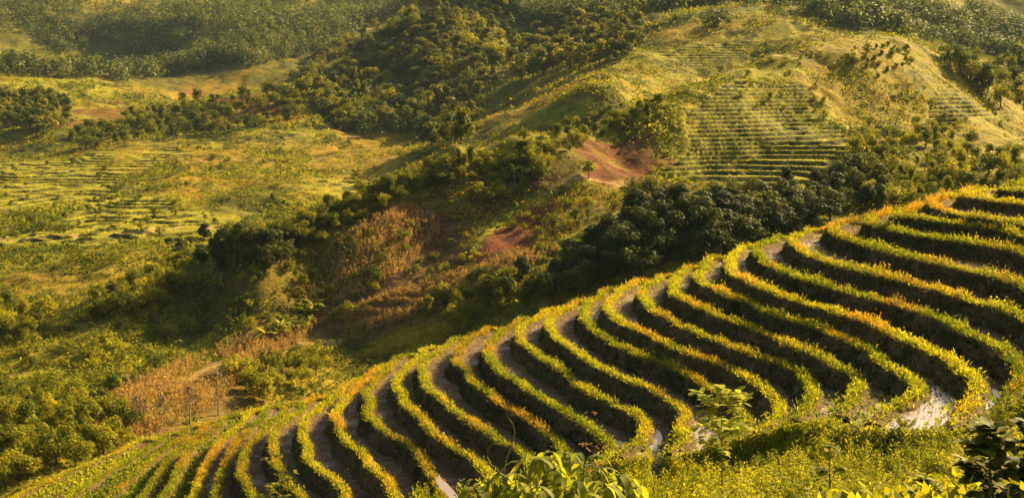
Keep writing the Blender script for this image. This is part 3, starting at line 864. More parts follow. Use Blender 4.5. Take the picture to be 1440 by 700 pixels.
plant(BROAD + BRIGHT, [(130, 430), (180, 405), (260, 370), (275, 395), (210, 440), (130, 460)], 24, 19, 17, 2.4, 4.2,
      'dark tree in the fold below the golden grass slope on the left', 'tree', 'trees in the fold below the golden slope')
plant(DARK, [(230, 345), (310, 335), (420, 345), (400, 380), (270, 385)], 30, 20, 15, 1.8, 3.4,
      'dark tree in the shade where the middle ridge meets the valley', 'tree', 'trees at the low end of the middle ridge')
plant(BRIGHT, [(330, 530), (440, 505), (450, 540), (360, 572)], 12, 21, 22, 2.4, 3.4,
      'bushy tree above the terrace edge beside the dry maize field', 'tree', 'trees beside the dry maize field')
plant(BRIGHT, [(590, 440), (700, 405), (720, 440), (620, 470)], 13, 22, 24, 2.6, 4.4,
      'vine covered tree below the sloping maize strip', 'tree', 'trees below the sloping maize strip')
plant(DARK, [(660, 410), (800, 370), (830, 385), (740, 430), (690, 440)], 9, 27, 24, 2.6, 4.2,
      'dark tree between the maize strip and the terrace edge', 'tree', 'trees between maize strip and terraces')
plant(BRIGHT, [(0, 430), (60, 440), (80, 470), (0, 480)], 8, 23, 18, 2.4, 3.6,
      'leafy tree at the left edge below the golden slope', 'tree', 'trees at the left edge below the golden slope')
plant(FOREST + [f for f in BRIGHT[:1]], [(400, 110), (450, 80), (585, 2), (720, 0), (720, 60), (690, 130), (600, 185), (480, 190), (440, 160)], 250, 24, 10, 4.5, 8,
      'forest tree on the steep wooded hill in the middle distance', 'tree', 'forest on the steep wooded hill')
plant(FOREST, [(720, 70), (800, 30), (900, 40), (900, 80), (820, 100), (720, 120)], 55, 25, 14, 6, 10,
      'tall tree in the dark wood behind the plateau fields', 'tree', 'wood behind the plateau fields')
plant(BROAD, [(90, 200), (190, 165), (300, 140), (420, 130), (430, 170), (330, 185), (200, 200), (120, 215)], 80, 26, 11, 3.2, 6.2,
      'dark tree on the shaded brow above the valley fields', 'tree', 'trees on the brow above the valley fields')
plant(FOREST, [(0, 140), (90, 150), (100, 180), (50, 195), (0, 190)], 30, 28, 12, 5, 8,
      'tree in the small wood at the far left', 'tree', 'small wood at the far left')
plant(FOREST, [(590, 185), (660, 165), (650, 205), (600, 210)], 14, 29, 13, 5, 8,
      'tree in the clump at the foot of the wooded hill', 'tree', 'clump at the foot of the wooded hill')
# single shrubs over the open slopes
for poly, n_, seed, lab in [
    ([(0, 200), (120, 215), (300, 195), (420, 190), (480, 240), (330, 330), (120, 350), (0, 340)], 70, 41, 'round shrub standing among the sunlit valley fields'),
    ([(0, 440), (150, 460), (270, 400), (290, 470), (200, 540), (60, 570), (0, 560)], 45, 42, 'green shrub on the sunlit grassy slope at the left'),
    ([(300, 400), (440, 340), (620, 300), (660, 380), (520, 450), (380, 500), (300, 470)], 60, 43, 'small shrub on the shaded brown slope of the middle ridge'),
    ([(960, 100), (1180, 70), (1300, 120), (1400, 170), (1300, 185), (1180, 190), (990, 130)], 40, 44, 'low shrub on the dry grass of the dome shaped hill'),
    ([(920, 250), (1090, 275), (1000, 300), (890, 300), (760, 340), (700, 320), (800, 285)], 40, 45, 'green shrub below the red landslide')]:
    plant(SHRUB, poly, n_, seed, 14, 0.9, 2.3, lab, 'shrub', 'shrubs ' + lab.split(' ', 2)[2])

# banana plants: a few arching blades on a short stem
def banana_meshes(seed):
    rng = np.random.default_rng(seed)
    st = tube([(0, 0, -.05), (0, 0, .25), (.02, 0, .45)], [.05, .045, .03])
    V = []; Fq = []; t = []
    for k in range(9):
        a = rng.uniform(0, 6.28); el = rng.uniform(.5, 1.25); L_ = rng.uniform(.5, .75); w_ = .14
        p = np.array([.02, 0, .42]); d = np.array([math.cos(a) * math.cos(el), math.sin(a) * math.cos(el), math.sin(el)])
        side = np.array([-math.sin(a), math.cos(a), 0]); o = len(V)
        for i in range(6):
            f = i / 5; ww = w_ * math.sin(math.pi * min(f * .9 + .1, 1)) * .5
            V += [p + side * ww, p - side * ww - [0, 0, .0]]
            d = unit(d + np.array([0, 0, -.28])); p = p + d * L_ / 5
        for i in range(5):
            Fq.append((o + 2 * i, o + 2 * i + 1, o + 2 * i + 3, o + 2 * i + 2)); t.append(rng.uniform(.4, .9))
    return mesh_np('banana_stem', *st, smooth=True), mesh_np('banana_leaves', np.array(V), np.array(Fq), {'tint': ('FACE', 'FLOAT', np.array(t))}, True)


BAN = [proto('banana_plant', *banana_meshes(600 + k), M['stem'], M['leaf_broad'], 'stem', 'leaves') for k in range(3)]
plant(BAN, [(370, 480), (400, 455), (450, 430), (470, 440), (440, 470), (385, 495)], 11, 31, 11, 2.2, 3.0, 'banana plant on the shaded slope above the footpath', 'banana plant', 'banana plants above the footpath')
plant(BAN, [(640, 460), (690, 445), (660, 470), (630, 478)], 5, 32, 12, 1.8, 2.6, 'banana plant just behind the terrace edge in the middle', 'banana plant', 'banana plants behind the terrace edge')

# single trees one can pick out
young = proto('young_tree', *make_tree_meshes('young_tree', 71, spread=.3, nclump=16, leaves=700, leaf=.09, low=.4), M['bark'], M['leaf_near'])
young(tuple(hit(828, 252)), 1, 2.9, 'small bright yellow-green tree standing alone by the red landslide', 'tree')
young(tuple(hit(158, 560)), 2, 2.6, 'young slim tree standing alone on the left slope above the maize', 'tree')
young(tuple(hit(723, 300)), 0, 1.9, 'little bright tree below the shaded crest left of the landslides', 'tree')


def bare_tree(seed, leaves=0):
    rng = np.random.default_rng(seed)
    T_ = [tube([(0, 0, -.05), (.02, .0, .4), (-.02, .01, .75), (-.05, 0, 1.0)], [.022, .018, .011, .004], 6)]
    Lv = Leaves()
    for k in range(13):
        h = rng.uniform(.3, .95); a = rng.uniform(0, 6.28); L_ = (1.1 - h) * rng.uniform(.3, .6)
        b0 = np.array([.01, 0, h]); e = b0 + [math.cos(a) * L_, math.sin(a) * L_, L_ * rng.uniform(.3, .9)]
        T_.append(tube([b0, (b0 + e) / 2 + [0, 0, -.01], e], [.009, .006, .003], 4))
        for j in range(2):
            s_ = b0 + (e - b0) * rng.uniform(.4, .9); e2 = s_ + rng.normal(0, .07, 3) + [0, 0, .05]
            T_.append(tube([s_, (s_ + e2) / 2, e2], [.004, .003, .002], 4))
        if leaves:
            q = e + rng.normal(0, .06, (leaves, 3))
            Lv.add(q, rnd_dir(leaves, rng), rnd_dir(leaves, rng, -1), rng.uniform(.05, .1, leaves), .03, np.clip(rng.normal(.5, .2, leaves), 0, 1))
    return join_tubes('bare_trunk', T_), (Lv.mesh('withered_leaves') if leaves else None)


def base_near(px, py, d):
    P = at(px, py, d); P[2] = float(ground(P[0], P[1])); return P


me_, _ = bare_tree(81)
for px, py, h, lab in [(307, 585, 5.6, 'pale leafless tree with a twisted trunk behind the terrace edge at lower left'), (262, 598, 2.6, 'thin leafless grey tree left of the tall pale leafless one'), (723, 268, 3.4, 'pale dead trunk sticking up on the shaded ridge left of the landslide')]:
    P = hit(px, py)
    o = obj('leafless_tree', me_, None, None, tuple(P)); o.scale = (h * .8, h * .8, h); o.rotation_euler = (0, 0, px)
    tag(o, lab, 'tree')
me_.materials.append(M['pale_bark'])
wt = proto('withered_tree', *bare_tree(82, 26), M['pale_bark'], M['grass_dry'], 'trunk', 'leaves')
for px, py, h, lab in [(192, 612, 3.6, 'withered brown-leaved tree in front of the maize, the leftmost of three'), (228, 604, 3.2, 'withered brown-leaved tree in front of the maize, the middle of three'),
                       (268, 598, 3.8, 'withered brown-leaved tree right beside the leafless grey tree')]:
    wt(tuple(hit(px, py)), px, h, lab, 'tree')

# far forests: nobody can count the crowns
rng = np.random.default_rng(91)
Lv = Leaves()
FAR = [([(0, -10), (600, -10), (585, 3), (450, 75), (380, 92), (300, 96), (180, 118), (150, 108), (0, 108)], 1500, 6, 10), ([(990, -10), (1450, -10), (1450, 110), (1400, 82), (1340, 66), (1200, 42), (1120, 32), (1000, 40), (900, 10)], 900, 6, 11),
       ([(700, -10), (1000, -10), (990, 25), (880, 40), (800, 28), (720, 50)], 240, 5, 9), ([(380, 100), (470, 60), (590, 5), (680, 5), (650, 120), (590, 195), (470, 190)], 200, 4, 7)]
for poly, n_, h0, h1 in FAR:
    for x, y in scatter_px(poly, n_, int(n_), 4):
        P = hit(x, y, 320)
        dens = vnoise(P[0], P[1], 70, 93) + 0.5 * vnoise(P[0], P[1], 25, 94)
        if dens < -0.22: continue
        h = rng.uniform(h0, h1) * (0.75 + .6 * (dens + .3))
        m2 = 62
        v = rnd_dir(m2, rng); v[:, 2] = np.abs(v[:, 2]) * 1.0 - 0.15 * rng.random(m2)
        lob = 1 + .35 * np.sin(v[:, 0] * 5 + x) * np.cos(v[:, 1] * 5 + y)
        q = P + v * np.array([h * .42, h * .42, h * .8]) * (lob * rng.uniform(.65, 1.0, m2))[:, None] + [0, 0, h * .15]
        sz = rng.uniform(.1, .2, m2) * h
        Lv.add(q, v * 1.4 + rng.normal(0, .35, v.shape) + [0, 0, .3], v + rng.normal(0, .8, v.shape), sz, sz * .8, np.clip(rng.normal(.42, .13, m2) + rng.normal(0, .14), 0, 1))
tag(obj('far_forest', Lv.mesh('far_forest'), M['leaf_far']), kind='stuff')

# low scrub and tussocks over the slopes
rng = np.random.default_rng(95)
NT = 230000
kx = rng.uniform(-.46, .46, NT); yy = np.exp(rng.uniform(math.log(96), math.log(620), NT))
xx = kx * yy; zz = ground(xx, yy)
jy = np.clip(np.searchsorted(YS, yy), 0, len(YS) - 1); jx = np.clip(np.searchsorted(KX, kx), 0, len(KX) - 1)
gcol = G[jy, jx]; inT = TMASK[jy, jx]; rimv = RIM[jy, jx]
soil = (gcol[:, 0] > 1.45 * gcol[:, 1])
p_ = np.clip(0.55 + 1.9 * fbm(xx, yy, 12, 3, 96) + .5 * vnoise(xx, yy, 60, 97), .08, 1)
under = (gcol.sum(1) < .16) & (yy < 260); p_ = np.where(under, np.maximum(p_, .75), p_); p_ = np.where(soil, .03, p_); p_ = np.where(inT, np.where(rimv > .3, .8, .06), p_)
k_ = rng.random(NT) < p_
xx, yy, zz, rimv, inT, gcol = xx[k_], yy[k_], zz[k_], rimv[k_], inT[k_], gcol[k_]
nt_ = len(xx); mm = 6
S = (0.16 + 0.0011 * yy) * rng.uniform(.6, 1.7, nt_) * np.where(inT, .6, 1)
big = vnoise(xx, yy, 9, 98) > .12
S = np.where(big & ~inT, S * 1.5, S)
base = np.stack([xx, yy, zz], -1)
v = rnd_dir(nt_ * mm, rng).reshape(nt_, mm, 3); v[..., 2] = np.abs(v[..., 2])
q = base[:, None] + v * (S[:, None] * rng.uniform(.4, 1, (nt_, mm)))[..., None] * np.array([1.1, 1.1, 1.0])
greenish = (fbm(xx, yy, 25, 3, 99) + .25 * (gcol[:, 1] - gcol[:, 0]) / .05 + rng.normal(0, .15, nt_)) > -0.35
tn = np.clip(.45 + .5 * vnoise(xx, yy, 17, 101) + rng.normal(0, .15, nt_), 0, 1)
Lv = Leaves()
for sel, mt in ((greenish & ~inT, 0), (~greenish & ~inT, 1), (inT, 2)):
    c_ = sel.sum()
    vv = v[sel].reshape(-1, 3); sz = np.repeat(S[sel], mm) * rng.uniform(.45, .9, c_ * mm)
    Lv.add(q[sel].reshape(-1, 3), vv + rng.normal(0, .5, vv.shape) + [0, 0, .4], vv + rng.normal(0, .6, vv.shape) + [0, 0, .3], sz, sz * (.65 if mt != 1 else .3), np.repeat(tn[sel], mm), mt)
tag(obj('hillside_scrub', Lv.mesh('hillside_scrub'), [M['leaf_tree'], M['tussock'], M['leaf_rim']]), kind='stuff')

# thickets of bushes, thickest in the folds of the slopes
rng = np.random.default_rng(111)
NB = 20000
kx = rng.uniform(-.46, .46, NB); yy = np.exp(rng.uniform(math.log(120), math.log(640), NB)); xx = kx * yy
dens = 2.0 * fbm(xx, yy, 26, 4, 112) + .9 * vnoise(xx, yy, 90, 113)
jy = np.clip(np.searchsorted(YS, yy), 0, len(YS) - 1); jx = np.clip(np.searchsorted(KX, kx), 0, len(KX) - 1)
soil = G[jy, jx, 0] > 1.45 * G[jy, jx, 1]
k_ = (rng.random(NB) < np.clip(dens + .33, .03, 1)) & ~TMASK[jy, jx] & ~soil
xx, yy = xx[k_], yy[k_]; base = np.stack([xx, yy, ground(xx, yy)], -1); nb = len(xx)
S = rng.gamma(4, .14, nb) * (.7 + .0022 * yy)
mm = 34
v = rnd_dir(nb * mm, rng).reshape(nb, mm, 3); v[..., 2] = np.abs(v[..., 2]) * 1.1 - .1
lob = 1 + .4 * np.sin(v[..., 0] * 4 + xx[:, None] * 9) * np.cos(v[..., 1] * 5 + yy[:, None] * 7)
q = base[:, None] + v * (S[:, None] * lob * rng.uniform(.6, 1, (nb, mm)))[..., None]
vv = v.reshape(-1, 3); sz = np.repeat(S, mm) * rng.uniform(.2, .42, nb * mm)
tn = np.repeat(np.clip(rng.normal(.42, .2, nb) + .4 * vnoise(xx, yy, 30, 114), 0, 1), mm) + rng.normal(0, .12, nb * mm)
Lv = Leaves(); mt = np.repeat((rng.random(nb) < .35).astype(int), mm)
Lv.add(q.reshape(-1, 3), vv * 1.1 + rng.normal(0, .4, vv.shape) + [0, 0, .35], vv + rng.normal(0, .6, vv.shape), sz, sz * .7, np.clip(tn, 0, 1), mt)
tag(obj('hillside_thicket', Lv.mesh('hillside_thicket'), [M['leaf_tree'], M['leaf_bright']]), kind='stuff')

# dry maize left standing
rng = np.random.default_rng(105)
Lv = Leaves()
MZ = [([(150, 560), (240, 520), (330, 485), (420, 465), (470, 450), (330, 545), (300, 575), (200, 620), (110, 640)], 1900), ([(470, 450), (560, 415), (640, 390), (760, 350), (790, 355), (720, 395), (640, 425), (520, 470)], 2300),
      ([(470, 340), (520, 310), (610, 300), (620, 330), (560, 390), (480, 430), (420, 440)], 900)]
for poly, n_ in MZ:
    xs = [p[0] for p in poly]; ys_ = [p[1] for p in poly]
    c_ = 0
    while c_ < n_:
        x, y = rng.uniform(min(xs), max(xs)), rng.uniform(min(ys_), max(ys_))
        if not inside(poly, np.array([x]), np.array([y]))[0]: continue
        P = hit(x, y); h = rng.uniform(.6, 1.6)
        if rng.random() > .75 + 1.8 * float(vnoise(P[0], P[1], 5, 107)): continue
        c_ += 1
        n1 = unit(np.array([rng.normal(), rng.normal() - 1, 0.01]))
        Lv.add([P], [n1], [[rng.normal(0, .22), rng.normal(0, .22), 1]], h, .09, rng.uniform(.2, .8))
        m2 = 5
        Lv.add(P + np.outer(rng.uniform(.3, .95, m2) * h, [0, 0, 1]), rnd_dir(m2, rng, .4), rnd_dir(m2, rng, -.3), rng.uniform(.3, .55, m2), .10, np.clip(rng.normal(.5, .2, m2), 0, 1))
tag(obj('dry_maize', Lv.mesh('dry_maize'), M['maize']), kind='stuff')
# ------------------------------------------------------------------ the near hillside the camera stands on
NP = [(1440, 700, 8), (1440, 700, 14), (1440, 650, 25), (1440, 605, 36), (1200, 780, 8), (1200, 735, 15), (1200, 680, 25), (1200, 632, 36), (1200, 612, 44), (1000, 800, 10), (1000, 745, 20), (1000, 700, 30), (1000, 655, 44),
      (850, 810, 12), (850, 760, 25), (850, 712, 40), (850, 680, 54), (700, 850, 12), (700, 790, 28), (700, 745, 44), (700, 705, 58), (500, 900, 12), (500, 820, 30), (500, 770, 48), (500, 738, 66),
      (200, 950, 15), (200, 850, 38), (200, 800, 55), (200, 775, 72), (-100, 900, 30), (-100, 820, 60), (1700, 660, 15), (1700, 570, 30), (1700, 500, 44)]
npw = [at(a_, b_ + (c_ > 13) * (62 + 0.2 * c_), c_) for a_, b_, c_ in NP] + [np.array(q, float) for q in [(0, -12, 1.5), (0, 0, -1.75), (12, 0, -1.2), (-12, 0, -2.6), (25, -10, 1), (-25, -10, 0.5), (40, 5, 0), (-40, 10, -8)]]
npw = np.array(npw)
n_ = len(npw); X2 = npw[:, :2] / 30
A2 = np.zeros((n_ + 3, n_ + 3)); A2[:n_, :n_] = tps(((X2[:, None] - X2[None]) ** 2).sum(-1)) + np.eye(n_) * 0.02
A2[:n_, n_] = 1; A2[:n_, n_ + 1:] = X2; A2[n_, :n_] = 1; A2[n_ + 1:, :n_] = X2.T
c2 = np.linalg.solve(A2, np.concatenate([npw[:, 2], np.zeros(3)]))


GUL = np.array([[*on_plane(*pp[-1], zz), zz] for zz, pp in LIPS[2:26]])


def near_0(x, y):
    q = np.stack([np.asarray(x, float) / 30, np.asarray(y, float) / 30], -1)
    sh = q.shape[:-1]; q = q.reshape(-1, 2)
    v = tps(((q[:, None] - X2[None]) ** 2).sum(-1)) @ c2[:n_] + c2[n_] + q @ c2[n_ + 1:]
    return v.reshape(sh) + 0.35 * fbm(x, y, 5, 3, 77)


def near_z(x, y):
    """the bank slope, meeting the terrace ends along the bottom of the gully and dipping under the terraces beyond it"""
    x = np.asarray(x, float); y = np.asarray(y, float)
    h = near_0(x, y)
    best = np.full(x.shape, 1e9); zl = np.zeros(x.shape); side = np.zeros(x.shape)
    for a, b in zip(GUL[:-1], GUL[1:]):
        ab = b[:2] - a[:2]; t = np.clip(((x - a[0]) * ab[0] + (y - a[1]) * ab[1]) / (ab @ ab), 0, 1)
        dx = x - a[0] - t * ab[0]; dy = y - a[1] - t * ab[1]; d = np.hypot(dx, dy)
        m = d < best
        best = np.where(m, d, best); zl = np.where(m, a[2] + t * (b[2] - a[2]), zl); side = np.where(m, ab[0] * dy - ab[1] * dx, side)
    far = side < 0            # beyond the gully line, under the terraces
    w_ = np.exp(-(best / 2.0) ** 2)
    line = zl - 0.12
    near = h * (1 - w_) + np.minimum(line, line) * w_
    beyond = line - 0.25 - np.minimum(0.7 * best, 2.2)
    return np.where(far, beyond, near)


hx = np.arange(-45, 50, 0.5); hy = np.arange(-14, 72, 0.5)
HX, HY = np.meshgrid(hx, hy)

HZ = near_z(HX, HY)
ny, nx = HX.shape; ii = np.arange(ny * nx).reshape(ny, nx)
fh = np.stack([ii[:-1, :-1], ii[:-1, 1:], ii[1:, 1:], ii[1:, :-1]], -1).reshape(-1, 4)
tag(obj('near_hillside_ground', mesh_np('near_hillside_ground', np.stack([HX, HY, HZ], -1).reshape(-1, 3), fh, smooth=True), M['hill_soil']), kind='structure')
# ------------------------------------------------------------------ plants on the near hillside
def near_shrub_mesh(name, seed, nclump=26, leaves=9500, leaf=0.031, wid=.62, tall=0.0):
    rng = np.random.default_rng(seed); Lv = Leaves(); st = []
    for k in range(nclump):
        a = rng.uniform(0, 6.28); rr = wid * rng.random() ** .6
        top = np.array([math.cos(a) * rr, math.sin(a) * rr, rng.uniform(.5, 1.0) * (1 - .35 * rr / wid)])
        st.append(tube([(top[0] * .2, top[1] * .2, -.1), top * [.7, .7, .55], top], [.012, .008, .003], 4))
        n_ = leaves // nclump
        f = rng.beta(2.2, 1.2, n_)
        axis = np.array([top[0] * .2, top[1] * .2, 0]) + f[:, None] * (top - np.array([top[0] * .2, top[1] * .2, 0]))
        r = .05 + .11 * np.sin(np.pi * np.clip(f, 0, .95))
        v = rnd_dir(n_, rng, .1); q = axis + v * (r * rng.uniform(.3, 1, n_))[:, None]
        sz = leaf * rng.uniform(.6, 1.5, n_)
        Lv.add(q, v * .4 + rng.normal(0, .5, v.shape) + [0, 0, .6], v + rng.normal(0, .5, v.shape) + [0, 0, .25], sz, sz * .5, np.clip(rng.normal(.45, .16, n_) + rng.normal(0, .14), 0, 1))
    return join_tubes(name + '_stems', st), Lv.mesh(name + '_foliage')


NEAR = [proto('bushy_shrub', *near_shrub_mesh('bushy_shrub', 700 + k, wid=[.6, .75, .55, .7][k]), M['stem'], M['leaf_near'], 'stems', 'foliage') for k in range(4)]
rng = np.random.default_rng(707)
TOPS = np.array([(600, 720), (640, 700), (690, 690), (760, 690), (840, 660), (880, 640), (940, 622), (1000, 615), (1060, 612), (1130, 608), (1200, 605), (1240, 606), (1290, 598), (1330, 592), (1380, 578), (1420, 562), (1450, 548), (1600, 500)], float)


def put_shrub(px, top, d, label, group, wide=1.0):
    P = at(px, top, d); g = float(near_z(P[0], P[1])); h = max((P[2] - g) * 1.05, .4)
    w_ = min(h, 1.7) * wide * rng.uniform(.9, 1.2)
    NEAR[rng.integers(4)]((P[0], P[1], g), rng.uniform(0, 6.28), (w_, w_, h), label, 'shrub', group)


for row, (d0, dy, x0_, step, lab) in enumerate([(38, 10, 905, 44, 'yellow-green bushy shrub in the back row, right against the lowest terrace corners'), (31, 22, 870, 40, 'yellow-green bushy shrub in the second row behind the lower right shrubs'),
                                               (25, 34, 850, 44, 'yellow-green bushy shrub in the middle of the lower right slope'), (19, 54, 880, 50, 'yellow-green bushy shrub in the front rows at the bottom edge'),
                                               (14.5, 76, 900, 58, 'yellow-green bushy shrub nearest the viewer, cut by the bottom edge')]):
    x = x0_
    while x < 1560:
        px = x + rng.normal(0, 7)
        put_shrub(px, np.interp(px, TOPS[:, 0], TOPS[:, 1]) + dy + rng.normal(0, 7), d0 * rng.uniform(.93, 1.07), lab, f'near shrubs, row {["at the back", "second from the back", "in the middle", "in front", "at the bottom edge"][row]}')
        x += step * rng.uniform(.8, 1.15)
for px, top, d, lab in [(648, 672, 12, 'leafy bright shrub left of the plant with long drooping leaves'), (600, 668, 40, 'golden bushy shrub below the orange rimmed terraces, bottom centre'), (690, 662, 13.5, 'shrub right behind the curling vine tendril'),
                        (470, 688, 38, 'bright shrub at the bottom edge right of the lower left sapling'), (910, 642, 21, 'rounded shrub right of the red-leaved sapling')]:
    put_shrub(px, top, d, lab, None, .8)


def blade(p, d, L_, w_, droop, side=None, n_=6, fold=.12):
    """one long arching leaf: (vertices, quads)"""
    d = unit(np.asarray(d, float)); V = []; Fq = []
    side = np.cross(d, [0, 0, 1]) if side is None else side
    side = unit(side + 1e-6)
    for i in range(n_):
        f = i / (n_ - 1); ww = w_ * .5 * (math.sin(math.pi * (f * .93 + .05)) ** .75)
        up = np.cross(side, d)
        V += [p + side * ww + up * fold * ww, p, p - side * ww + up * fold * ww]
        d = unit(d + np.array([0, 0, -droop])); p = p + d * L_ / (n_ - 1)
    for i in range(n_ - 1):
        a = 3 * i
        Fq += [(a, a + 1, a + 4, a + 3), (a + 1, a + 2, a + 5, a + 4)]
    return np.array(V), np.array(Fq)


def collect(name, blades, tints):
    V = []; Fq = []; t = []; o = 0
    for (v, f), ti in zip(blades, tints):
        V.append(v); Fq.append(f + o); o += len(v); t += [ti] * len(f)
    return mesh_np(name, np.concatenate(V), np.concatenate(Fq), {'tint': ('FACE', 'FLOAT', np.array(t))}, True)


# plant with long drooping leaves, bottom centre
rng = np.random.default_rng(720)
heads = [(700, 662, 10.2), (738, 644, 10.4), (765, 634, 10.0), (795, 632, 10.3), (822, 648, 9.8), (846, 652, 10.2), (872, 666, 10.1), (780, 656, 9.5), (725, 674, 9.4), (812, 674, 9.2), (668, 684, 10.0), (850, 678, 9.3), (895, 684, 10.2), (755, 679, 9.2)]
foot = at(780, 800, 10.0); foot[2] = float(near_z(foot[0], foot[1]))
root = tag(empty('drooping_leaf_plant', tuple(foot)), 'plant with long drooping lance shaped leaves at the bottom centre', 'plant')
tb = []; bl = []; ti = []
for px, py, d in heads:
    P = at(px, py, d) - foot
    tb.append(tube([(P[0] * .15, P[1] * .15, -.1), P * [.6, .6, .5], P * [.95, .97, .85], P], [.016, .012, .008, .005], 6))
    m2 = rng.integers(13, 18)
    for j in range(m2):
        a = j * 2.4 + rng.random(); el = rng.uniform(-.1, 1.1)
        b0 = P - [0, 0, rng.uniform(0, .16)]
        bl.append(blade(b0, (math.cos(a) * math.cos(el), math.sin(a) * math.cos(el), math.sin(el)), rng.uniform(.2, .36), rng.uniform(.045, .075), rng.uniform(.4, .7))); ti.append(rng.uniform(.25, .95))
obj('stems', join_tubes('drooping_plant_stems', tb), M['stem'], root)
obj('leaves', collect('drooping_leaves', bl, ti), M['leaf_broad'], root)

# curling vine tendril beside it
vp = [(705, 668, 10.1), (697, 657, 10.1), (684, 650, 10.1), (672, 641, 10.1), (661, 637, 10.15)]
vq = [(708, 664, 10.1), (712, 645, 10.1), (720, 626, 10.1), (724, 608, 10.1), (721, 595, 10.1), (714, 587, 10.1)]
vr = [(690, 653, 10.1), (685, 642, 10.05), (686, 631, 10.0), (693, 624, 10.0), (700, 623, 10.05)]
o = obj('climbing_vine', join_tubes('climbing_vine', [tube(np.array([at(*q) for q in resample3]), np.linspace(.006, .0025, len(resample3)), 5) for resample3 in (vp, vq, vr)]), M['stem'])
tag(o, 'thin curling vine tendril rising left of the plant with drooping leaves', 'vine')


def sapling(name, base, tip, nbr, leaf, lw, count, seed, mat, label, cat='sapling', spread=.45, low=.35, stem_r=.018, droop=.15, stem_mat='stem'):
    rng = np.random.default_rng(seed)
    H_ = tip[2] - base[2]; off = tip - base
    root = tag(empty(name, tuple(base)), label, cat)
    tb = [tube([(0, 0, -.1), off * [.3, .3, .35], off * [.7, .7, .7], off], [stem_r, stem_r * .8, stem_r * .5, stem_r * .2], 6)]
    bl = []; ti = []
    for k in range(nbr):
        f = rng.uniform(low, .95) if k else 1.0
        a = k * 2.4 + rng.random(); b0 = off * f
        e = b0 + np.array([math.cos(a), math.sin(a), rng.uniform(.2, .7)]) * H_ * spread * (1.15 - f * .6) * (0 if k == 0 else rng.uniform(.6, 1))
        if k: tb.append(tube([b0, (b0 + e) / 2 + [0, 0, .02], e], [stem_r * .4, stem_r * .3, stem_r * .15], 5))
        for j in range(count):
            g_ = rng.uniform(.35, 1.0); q = b0 + (e - b0) * g_ + rng.normal(0, .012, 3)
            a2 = rng.uniform(0, 6.28); el = rng.uniform(-.2, .8)
            bl.append(blade(q, (math.cos(a2) * math.cos(el), math.sin(a2) * math.cos(el), math.sin(el)), leaf * rng.uniform(.7, 1.25), lw * rng.uniform(.8, 1.2), droop, n_=4)); ti.append(rng.uniform(.2, 1.0))
    obj('stem', join_tubes(name + '_stem', tb), M[stem_mat], root)
    obj('leaves', collect(name + '_leaves', bl, ti), M[mat], root)


def on_bank(px, py, d):
    P = at(px, py, d); P[2] = float(near_z(P[0], P[1])); return P


sapling('sapling', on_bank(1020, 640, 20), at(1014, 545, 20), 18, .18, .11, 13, 731, 'leaf_sapling', 'slender sapling with broad pale leaves in front of the terraces, right of centre', spread=.26, low=.62)
sapling('sapling', on_bank(827, 650, 21), at(836, 580, 21), 9, .06, .035, 7, 732, 'leaf_red', 'thin reddish leaved sapling in front of the small pond, centre bottom', spread=.12, low=.7, stem_r=.01)
sapling('sapling', on_bank(394, 760, 31), at(392, 640, 31), 26, .13, .085, 16, 733, 'leaf_near', 'leafy yellow-green sapling in front of the lower left terraces', spread=.2, low=.5, stem_r=.03)
sapling('sapling', on_bank(1172, 690, 14), at(1166, 628, 14), 10, .11, .07, 8, 734, 'leaf_near', 'leafy shoot with pale heart shaped leaves among the lower right shrubs', spread=.22, low=.4)
sapling('sapling', on_bank(1362, 650, 24), at(1360, 580, 24), 14, .12, .07, 9, 735, 'leaf_near', 'leafy sapling on the far right above the shrubs, just under the last pond', spread=.25, low=.4)
sapling('leafy_shrub', on_bank(1395, 700, 7.5), at(1392, 600, 7.5), 30, .075, .07, 18, 736, 'leaf_shade_dark', 'dark broad leaved shrub in the bottom right corner', 'shrub', spread=.34, low=.25)
sapling('leafy_shrub', on_bank(1470, 700, 7.5), at(1470, 585, 7.5), 30, .08, .075, 18, 737, 'leaf_shade_dark', 'dark broad leaved shrub cut by the right edge in the bottom corner', 'shrub', spread=.36, low=.2)
sapling('leafy_shrub', on_bank(1300, 740, 9), at(1300, 672, 9), 22, .07, .05, 12, 738, 'leaf_near', 'leafy shrub with small pointed leaves at the bottom edge, right', 'shrub', spread=.5, low=.2)

